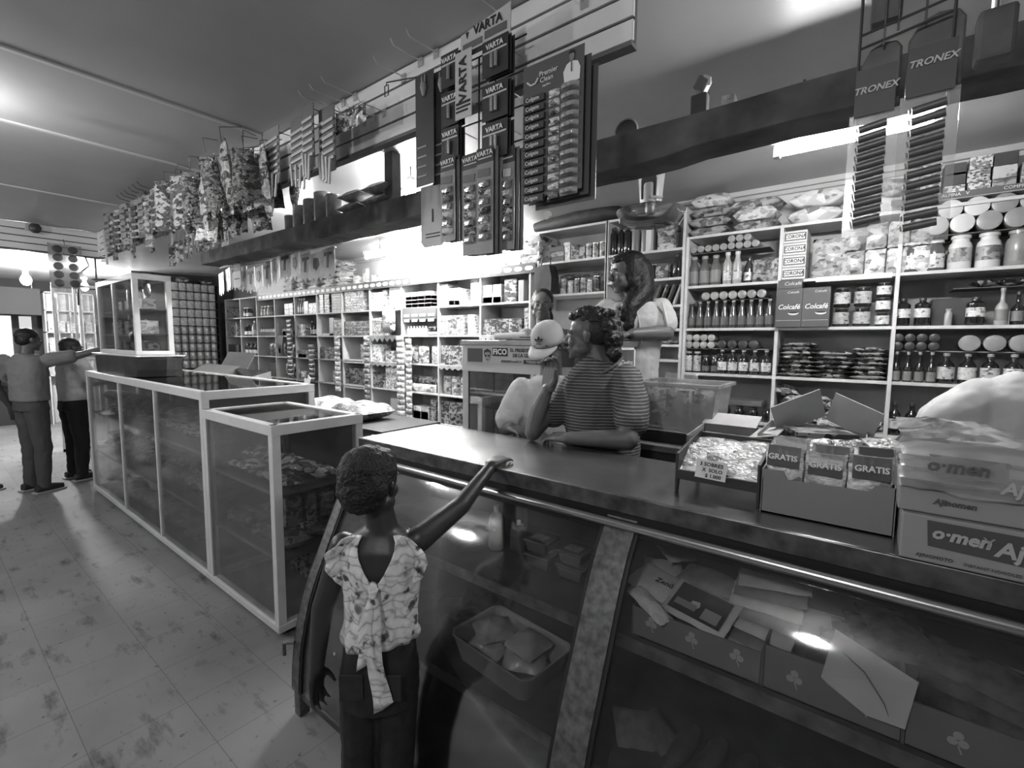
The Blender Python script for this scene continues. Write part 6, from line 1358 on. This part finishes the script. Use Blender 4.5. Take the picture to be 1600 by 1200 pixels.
# --- man bending at the right edge ---
t = T('person', 'man in pale T-shirt bending away behind the noodle cartons at the right edge', 'person', (.42,1.95,.4)); o0 = V((-.42,-1.95,-.4))
g = GO(o0); Hc = V((.66,1.90,1.50)); Rh = RM(V((.85,.1,-.5))); head(g, Hc, Rh); limb(g, [V((.60,1.92,1.50)), V((.47,1.95,1.47))], [.058,.062])
limb(g, [V((.255,1.93,1.42)), V((.16,1.88,1.335)), V((.03,1.86,1.20)), V((.16,1.83,1.19))], [.056,.052,.042,.028]); hand(g, V((.16,1.83,1.19)), V((1,-.2,-.05)), V((0,-.2,1)), .95, .5, -1); limb(g, [V((.52,1.93,1.4)), V((.66,1.86,1.25)), V((.5,1.82,1.19))], [.05,.045,.03]); hand(g, V((.5,1.82,1.19)), V((-1,-.2,-.05)), V((0,-.2,1)), .95, .5, 1)
tors(g, [(V((.36,1.95,1.1)),.12,.08),(V((.38,1.95,1.40)),.12,.08)], V((1,.1,0)))
body = flesh('body', g, SKIN('right_man_skin', .045), t, .007); face_parts(body, Hc+o0, Rh); g = GO(o0); ball(g, Hc+Rh@V((0,.025,.05)), (.08,.095,.08), Rh); flesh('hair', g, hairm, body, .007, 3, (.02,.01))
g = GO(o0); tors(g, [(V((.40,1.96,.92)),.17,.11),(V((.40,1.96,1.1)),.18,.12),(V((.39,1.955,1.25)),.19,.125),(V((.385,1.95,1.36)),.185,.12),(V((.39,1.945,1.45)),.155,.10),(V((.41,1.945,1.495)),.09,.07)], V((1,.05,.0)))
limb(g, [V((.27,1.94,1.42)), V((.19,1.90,1.365))], [.085,.078]); limb(g, [V((.52,1.94,1.42)), V((.61,1.88,1.32))], [.075,.068])
flesh('pale_shirt', g, M('pale_cotton', .42, .85), body, .0075, 4, (.08,.02))
g = GO(o0)
for k in (-1,1): limb(g, [V((.40+.09*k,1.98,.95)), V((.40+.09*k,1.96,.65)), V((.40+.09*k,1.96,.46))], [.10,.07,.05])
flesh('trousers', g, M('dark_trousers', .03, .8), body, .01, 3)

# --- three customers at the far end of the aisle ---
def stander(label, base, fdir, sk_, shirt, trou, arms, hh=1.68, lean=V((0,0,0)), shoe=True, wide=1.0, head_to=None, shirt_to=.96):
    base = V(base); f = V(fdir).normalized(); wdir = V((-f.y, f.x, 0)); wdir = V((f.y,-f.x,0)); k_ = hh/1.68
    t = T('person', label, 'person', base); off = -base; hp = base+V((0,0,.92*k_)); ch = base+lean+V((0,0,1.30*k_)); nk = base+lean+V((0,0,1.44*k_)); Hc = nk+V((0,0,.135*k_))+f*.03
    g = GO(off); Rh = RM(head_to or (f+V((0,0,-.1)))); head(g, Hc, Rh, .98); limb(g, [Hc-V((0,0,.05))-f*.02, nk], [.052,.06]); tors(g, [(hp,.13,.09),(ch,.15,.09),(nk,.06,.05)], wdir)
    for k, a in zip((-1,1), arms): limb(g, [base+V(p) for p in a[0]], [.05,.04,.027]); hand(g, base+V(a[0][-1]), a[1], a[2], .95, .35, -k)
    body = flesh('body', g, sk_, t, .008); face_parts(body, Hc+off, Rh, .98); g = GO(off); ball(g, Hc+Rh@V((0,.025,.05)), (.08,.094,.078), Rh); ball(g, Hc+Rh@V((0,.055,0)), (.074,.055,.06), Rh); flesh('hair', g, hairm, body, .008, 3, (.02,.008))
    g = GO(off); tors(g, [(base+V((0,0,shirt_to*k_)),.185*wide,.13*wide),(base+lean*.4+V((0,0,1.1*k_)),.19*wide,.13*wide),(base+lean*.8+V((0,0,1.25*k_)),.205*wide,.13*wide),(base+lean+V((0,0,1.36*k_)),.20*wide,.11),(base+lean+V((0,0,1.43*k_)),.12,.085),(nk,.07,.065)], wdir)
    for a in arms: p0, p1 = base+V(a[0][0]), base+V(a[0][1]); limb(g, [p0, p0+(p1-p0)*.75], [.078,.068])
    flesh('shirt', g, shirt, body, .01, 4, (.09,.025))
    g = GO(off); tors(g, [(hp+V((0,0,.05)),.165,.11),(hp-V((0,0,.06)),.175,.125)], wdir)
    for k in (-1,1): limb(g, [hp+wdir*.085*k-V((0,0,.06)), hp+wdir*.10*k+f*.02-V((0,0,.45*k_)), base+wdir*.11*k+V((0,0,.07))], [.095,.072,.055])
    flesh('trousers', g, trou, body, .01, 4, (.1,.02))
    for k in (-1,1):
        g = GO(off); p = base+wdir*.11*k; g.tube([p-f*.07+V((0,0,.045)), p+f*.06+V((0,0,.045)), p+f*.16+V((0,0,.03))], [.042,.045,.03], 10); so = flesh('shoe', g, M('dark_shoe', .02, .5), body, .008, 2); g = GO(off); g.obox(p+f*.04+V((0,0,.009)), .09, .26, .018, (0,0,math.atan2(f.y,f.x)-pi/2)); g.build('sole', M('pale_sole', .4, .6), so, bev=.006)
stander('far man in grey T-shirt with one arm stretched towards the upright cabinet', (-6.86,.76,0), (-.35,.95,0), SKIN('far_skin', .10), M('grey_cotton', .20, .85), M('grey_trousers', .07, .8),
    [(((-.19,-.15,1.36),(-.27,-.17,1.08),(-.22,-.02,.86)), (.1,.4,-1), (-1,0,0)), (((.14,.16,1.38),(.22,.35,1.42),(.32,.55,1.50)), (.4,.9,.3), (0,0,1))], lean=V((.0,.0,0)), wide=1.0)
stander('far person in white T-shirt and black trousers behind the grey-shirted man', (-7.12,1.12,0), (-.2,1,0), SKIN('far_skin_dark', .05), M('white_cotton2', .42, .85), M('black_trousers', .008, .8),
    [(((-.17,-.02,1.32),(-.22,.1,1.1),(-.12,.3,1.1)), (.2,1,0), (0,0,1)), (((.16,.06,1.32),(.22,.15,1.1),(.1,.3,1.1)), (-.2,1,0), (0,0,1))], hh=1.58, wide=.85)
stander('far person in dark clothes cut off by the left edge', (-7.25,.34,0), (-.5,.8,0), SKIN('far_skin_dark', .05), M('dark_cotton', .04, .85), M('black_trousers', .008, .8),
    [(((-.19,-.1,1.36),(-.25,0,1.1),(-.2,.1,.86)), (0,.2,-1), (-1,0,0)), (((.15,.12,1.36),(.2,.2,1.1),(.2,.3,.88)), (0,.2,-1), (1,0,0))], hh=1.66)
# ---------------- inside the glass showcases ----------------
rs = random.Random(11)
dk = [pillow(.24,.20,.10,PACK('cloth_bag_dark', .01, .03, .16, scale=14, rough=.3, bmp=.5),'stock_bag',seed=80), pillow(.22,.2,.12,PACK('cloth_bag_mid', .02, .07, .25, scale=12, rough=.25, bmp=.6),'stock_bag',seed=81), pillow(.2,.18,.08,p_dshiny,'stock_bag',seed=82)]
n = 0
for sz, zn in ((.455,'lower shelf'),(.855,'upper shelf'),(.06,'floor')):
    for i in range(12):
        for lv in range(2 if sz > .1 else 1):
            n += 1; x = -6.25+.243*i; p = dk[(i*3+lv+int(sz*10))%3]
            one(p, (x+rs.uniform(-.02,.02), 1.33+rs.uniform(-.02,.03), sz+.115*lv), f'dark bag in the long showcase, {zn}, {od(i+1)} from left'+(', '+('lower','upper')[lv] if sz > .1 else ''), 'bag', 'dark bags in the long showcase', rz=rs.uniform(-.3,.3))
lt = pillow(.16,.14,.07,p_shiny,'snack_bag',seed=83); lt2 = pillow(.15,.13,.05,p_dshiny,'snack_bag',seed=84)
for sz, zn in ((.785,'upper shelf'),(.425,'middle shelf')):
    for i in range(10):
        one((lt,lt2)[(i+(sz>.5))%2] if sz > .5 else dk[i%3], (-3.2+.165*(i%5), 1.27+.2*(i//5), sz+.004), f'bag in the short showcase, {zn}, {("front","rear")[i//5]} row, {od(i%5+1)} from left', 'bag', 'bags in the short showcase', rz=rs.uniform(-.5,.5), sc=1 if sz > .5 else (.72,.8,.9))
    if sz > .5:
        for i in range(4): one(lt2, (-3.1+.19*i, 1.35, sz+.08), f'dark snack bag heaped on top in the short showcase, {od(i+1)} from left', 'bag', 'bags heaped in the short showcase', rot=(.2,.2,rs.uniform(-1,1)))
for i in range(5): one(pbox(.10,.12,.17,p_dark), (-2.98+.115*i,1.50,.062), f'dark carton on the short showcase floor, {od(i+1)} from left', 'carton', 'dark cartons on the short showcase floor')
for i in range(3): one(pbox(.12,.07,.16,p_mid), (-2.56,1.36+.09*i-.05,.428+.12), f'carton against the right pane of the short showcase, {od(i+1)} from front', 'carton', rz=pi/2)
# upright cabinet contents (shelves at z 1.642 and 1.862)
for i in range(5): one(pbox(.11,.1,.09,p_light), (-6.0+.21*i,1.30,1.867), f'pale carton on the upright cabinet upper shelf, {od(i+1)} from left', 'carton')
for i in range(5): one((pbox(.12,.12,.12,p_light),pbox(.1,.1,.14,p_mid))[i%2], (-6.0+.21*i,1.29,1.646), f'carton on the upright cabinet lower shelf, {od(i+1)} from left', 'carton')
for i in range(4): one(pbox(.12,.12,.1,p_dark), (-5.95+.25*i,1.30,1.486), f'dark carton on the upright cabinet floor, {od(i+1)} from left', 'carton')
o = one(pstand(.2,.16,.05,film,'plastic_bag',seed=85), (-5.2,1.34,1.97), 'clear bag on top shelf goods in the upright cabinet', 'bag')
o = G().lathe([(.06,0),(.13,.012),(.14,.018)], 20).build('black_tray', capd, loc=(-6.1,1.3,2.164)); tag(o, 'black round tray lying on the upright glass cabinet', 'tray')
# ---------------- inside the refrigerated counter ----------------
# left half: squeeze bottles, tubs, white tote
t = T('squeeze_bottle', 'tall milk-like bottle on the fridge shelf beside the pouch', 'bottle', (-1.165,1.42,.766)); G().lathe([(.03,0),(.034,.01),(.034,.1),(.03,.13),(.016,.15)], 18).build('body', M('bottle_skin', .16, .4), t, smooth=True); G().lathe([(.013,.15),(.013,.172),(.01,.176)], 12).build('cap', capw, t, smooth=True)
TXT('LECHE', .016, (0,-.036,.09), M('dull_ink', .3, .6), t)
t = one(pstand(.075,.13,.05,M('pouch_dark', .07, .3, var=.4, scale=20),'spout_pouch',seed=90), (-1.065,1.40,.767), 'spouted sauce pouch on the fridge shelf beside the bottle', 'pouch', rot=(.1,.12,0)); G().lathe([(.008,0),(.008,.016)], 10, (0,.025,.128)).build('spout', capw, t)
t = G().box(-.0001,0,0,.0001,0,.0001).build('x', dark); drop(t)
for i, (x, z, sc_) in enumerate(((-.935,.767,1),(-.945,.822,.95),(-.80,.767,1),(-.80,.822,.93))):
    t = T('food_tub', 'dark lidded food tub in the left fridge half, '+('lower left','upper left','lower right','upper right')[i], 'tub', (x,1.42,z), group='lidded food tubs'); t.scale = (sc_,)*3
    G().loft([[(-.05*s,-.05*s,z_),(.05*s,-.05*s,z_),(.05*s,.05*s,z_),(-.05*s,.05*s,z_)] for z_, s in ((0,.85),(.04,1))]).build('body', M('tub_grey', .09, .3), t, bev=.006); G().box(-.055,.055,-.055,.055,.04,.05).build('lid', M('tub_lid', .07, .2), t, bev=.004); G().box(-.035,.03,-.03,.02,.05,.051).build('lid_label', M('tub_lab', .16, .5, var=.6, scale=50), t)
t = T('white_tote', 'white plastic tote holding clear bags on the lower fridge shelf', 'tote', (-.985,1.28,.426), rz=rad(-6))
wp = M('tote_white', .22, .5)
G().loft([[(x*s+0,y*s,z) for x, y in ((-.19,-.10),(-.165,-.125),(.165,-.125),(.19,-.10),(.19,.10),(.165,.125),(-.165,.125),(-.19,.10))] for z, s in ((0,.86),(.085,1),(.095,1.04),(.098,1.04),(.095,.99),(.008,.84))], cap=False).add([(-.16,-.1,.004),(.16,-.1,.004),(.16,.1,.004),(-.16,.1,.004)], [(0,1,2,3)]).build('body', wp, t, smooth=True)
for i in range(4): one(pillow(.15,.13,.07,M('tote_bag', .22, .3, bmp=.4, bscale=14, var=.3),'meat_bag',seed=91+i%2), (-1.07+.15*(i%2),1.27+.01*i,.44+.045*(i//2)), 'cloudy bag in the white tote, '+('lower left','lower right','upper left','upper right')[i], 'bag', 'cloudy bags in the white tote', rot=(.1,.05,.5*i))
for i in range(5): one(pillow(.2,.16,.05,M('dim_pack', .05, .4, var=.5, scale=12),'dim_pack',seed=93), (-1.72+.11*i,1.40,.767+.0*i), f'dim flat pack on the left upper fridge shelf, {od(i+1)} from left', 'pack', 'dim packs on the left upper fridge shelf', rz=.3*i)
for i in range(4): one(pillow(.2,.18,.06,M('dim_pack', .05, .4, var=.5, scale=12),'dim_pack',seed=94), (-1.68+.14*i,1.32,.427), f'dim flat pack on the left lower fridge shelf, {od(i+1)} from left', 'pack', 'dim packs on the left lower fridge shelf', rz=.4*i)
# right half: printed cartons along the shelf front
def clover(g, cx, cz, r=.0105):
    for k in range(3):
        a = pi/2+2*pi*k/3; n_ = 10; g.prism([(cx+r*.9*cos(a)+r*.8*cos(b), cz+r*.9*sin(a)+r*.8*sin(b)) for b in [2*pi*j/n_ for j in range(n_)]], -.0015, 0)
    g.prism([(cx-.001,cz-r),(cx+.002,cz-r),(cx+.008,cz-r*2.6),(cx+.005,cz-r*2.6)], -.0015, 0); return g
crt = M('chill_carton', .15, .6, var=.1); clv = M('clover_print', .34, .6)
for i, (a, b) in enumerate(((-.50,-.17),(-.165,.095),(.10,.42))):
    t = openbox('chill_carton', 'long open carton with three-leaf marks in the fridge, '+('left','middle','right')[i]+' one', a, b, 1.225, 1.5, .767, (.085,.11,.10)[i], crt, .1)
    L = b-a
    for k in range(3 if i == 0 else 2): G_ = clover(G(), -L/2+L*(k+.5)/(3 if i == 0 else 2), .055).build('leaf_mark', clv, t)
def pk_(name, w, d, h, loc, rot, label, m, cat='packet', seed=0, txt=None):
    o = one(pillow(w,d,h,m,name,seed=seed), loc, label, cat, rot=rot); o.name = name
    if txt: TXT(txt, .026, (.02,-.0,h+.001), ink, o, rot=(0,0,rad(6)), off=.0005)
    return o
pw = M('pale_pack', .42, .3, var=.2, scale=16, bmp=.2); pm = M('mid_pack', .16, .3, var=.4, scale=16)
pk_('sausage_packet', .17,.12,.03, (-.47,1.35,.862), (.25,.1,-.25), 'pale packet with a small brand word in the left of the fridge cartons', pw, seed=101, txt='Zenú')
o = pk_('sausage_packet', .18,.125,.028, (-.335,1.30,.862), (.42,.05,-.2), 'dark framed packet leaning on the left fridge carton', pw, seed=102)
G().box(-.07,.075,-.048,.045,.026,.0285).build('dark_window', M('pack_window', .03, .2), o); G().box(-.06,.0,-.03,-.01,.0286,.03).build('pale_sausage', M('sausage', .2, .4), o); G().box(.02,.065,-.04,-.005,.0286,.03).build('pale_ticket', M('ticket_grey', .25, .5), o)
pk_('meat_packet', .16,.1,.05, (-.35,1.43,.87), (.2,0,-.2), 'dark meat packet behind the framed packet', pm, seed=103)
pk_('crumpled_paper', .13,.05,.04, (-.46,1.245,.845), (.2,.3,-.4), 'white crumpled paper on the front rim of the left fridge carton', M('crumple', .5, .6, bmp=1, bscale=40), seed=104)
for k in range(7): pk_('folded_packet', .17,.10,.018, (-.21+.006*k,1.31+.015*k,.80+.0265*k), (.25,.22-.05*k,-.12+.04*k), f'pale-edged folded packet, {od(k+1)} from bottom of the wavy pile in the fridge', pw if k % 2 == 0 else pm, seed=105+k%2)
for k in range(3): pk_('salami_packet', .12,.1,.03, (-.52+.02*k,1.42+.05*k,.80+.05*k), (.3,.1,.5*k), f'pale packet at the left steel strip, {od(k+1)} from bottom', pw, seed=107)
g = G(); g.add([(-.13,0,.115),(.11,0,.085),(.115,-.012,-.07),(.02,-.01,-.095),(-.10,0,-.07),(-.12,0,-.06)], [(0,1,2,3,4,5)]); o = g.build('printed_sheet', M('sheet_pale', .36, .6, var=.08), loc=(.035,1.21,.88), rot=(rad(-20),rad(14),0)); o.scale = (.64,.7,.62); tag(o, 'pale printed sheet stuck in front of the fridge cartons', 'sheet')
sm = o.modifiers.new('thick', 'SOLIDIFY'); sm.thickness = .002
G().tube([(-.09,-.004,.055),(-.02,-.006,.03),(.05,-.008,-.03),(.07,-.01,-.06)], [.004,.018,.022,.006], 8, flat=.1).build('printed_shape', M('sheet_print', .15, .6), o)
for k in range(5): pk_('dark_packet', .12,.16,.03, (.02+.028*k-.05,1.36+.02*k,.80+.024*k), (.15,0,.1*k), f'dark packet stacked behind the printed sheet, {od(k+1)} from bottom', M('bacon_pack', .07, .25, var=.6, scale=30), seed=108)
for k in range(4): pk_('bacon_packet', .22,.12,.03, (.24,1.33+.02*k,.80+.024*k), (.2,.05,-.1*k), f'flat packet in the right fridge carton, {od(k+1)} from bottom', M('bacon_pack', .07, .25, var=.6, scale=30), seed=109)
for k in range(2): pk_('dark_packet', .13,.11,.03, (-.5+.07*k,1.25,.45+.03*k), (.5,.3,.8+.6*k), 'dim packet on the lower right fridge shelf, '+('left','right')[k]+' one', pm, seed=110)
for k in range(7):
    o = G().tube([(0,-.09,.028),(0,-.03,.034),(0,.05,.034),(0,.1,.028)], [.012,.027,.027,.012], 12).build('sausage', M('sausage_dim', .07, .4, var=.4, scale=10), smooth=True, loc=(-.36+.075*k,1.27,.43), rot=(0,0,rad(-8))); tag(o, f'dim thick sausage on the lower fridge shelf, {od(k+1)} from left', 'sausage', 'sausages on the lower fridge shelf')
# ---------------- prototypes have been copied: remove them ----------------
for o in set(PR.values()): drop(o)
bpy.context.view_layer.update()
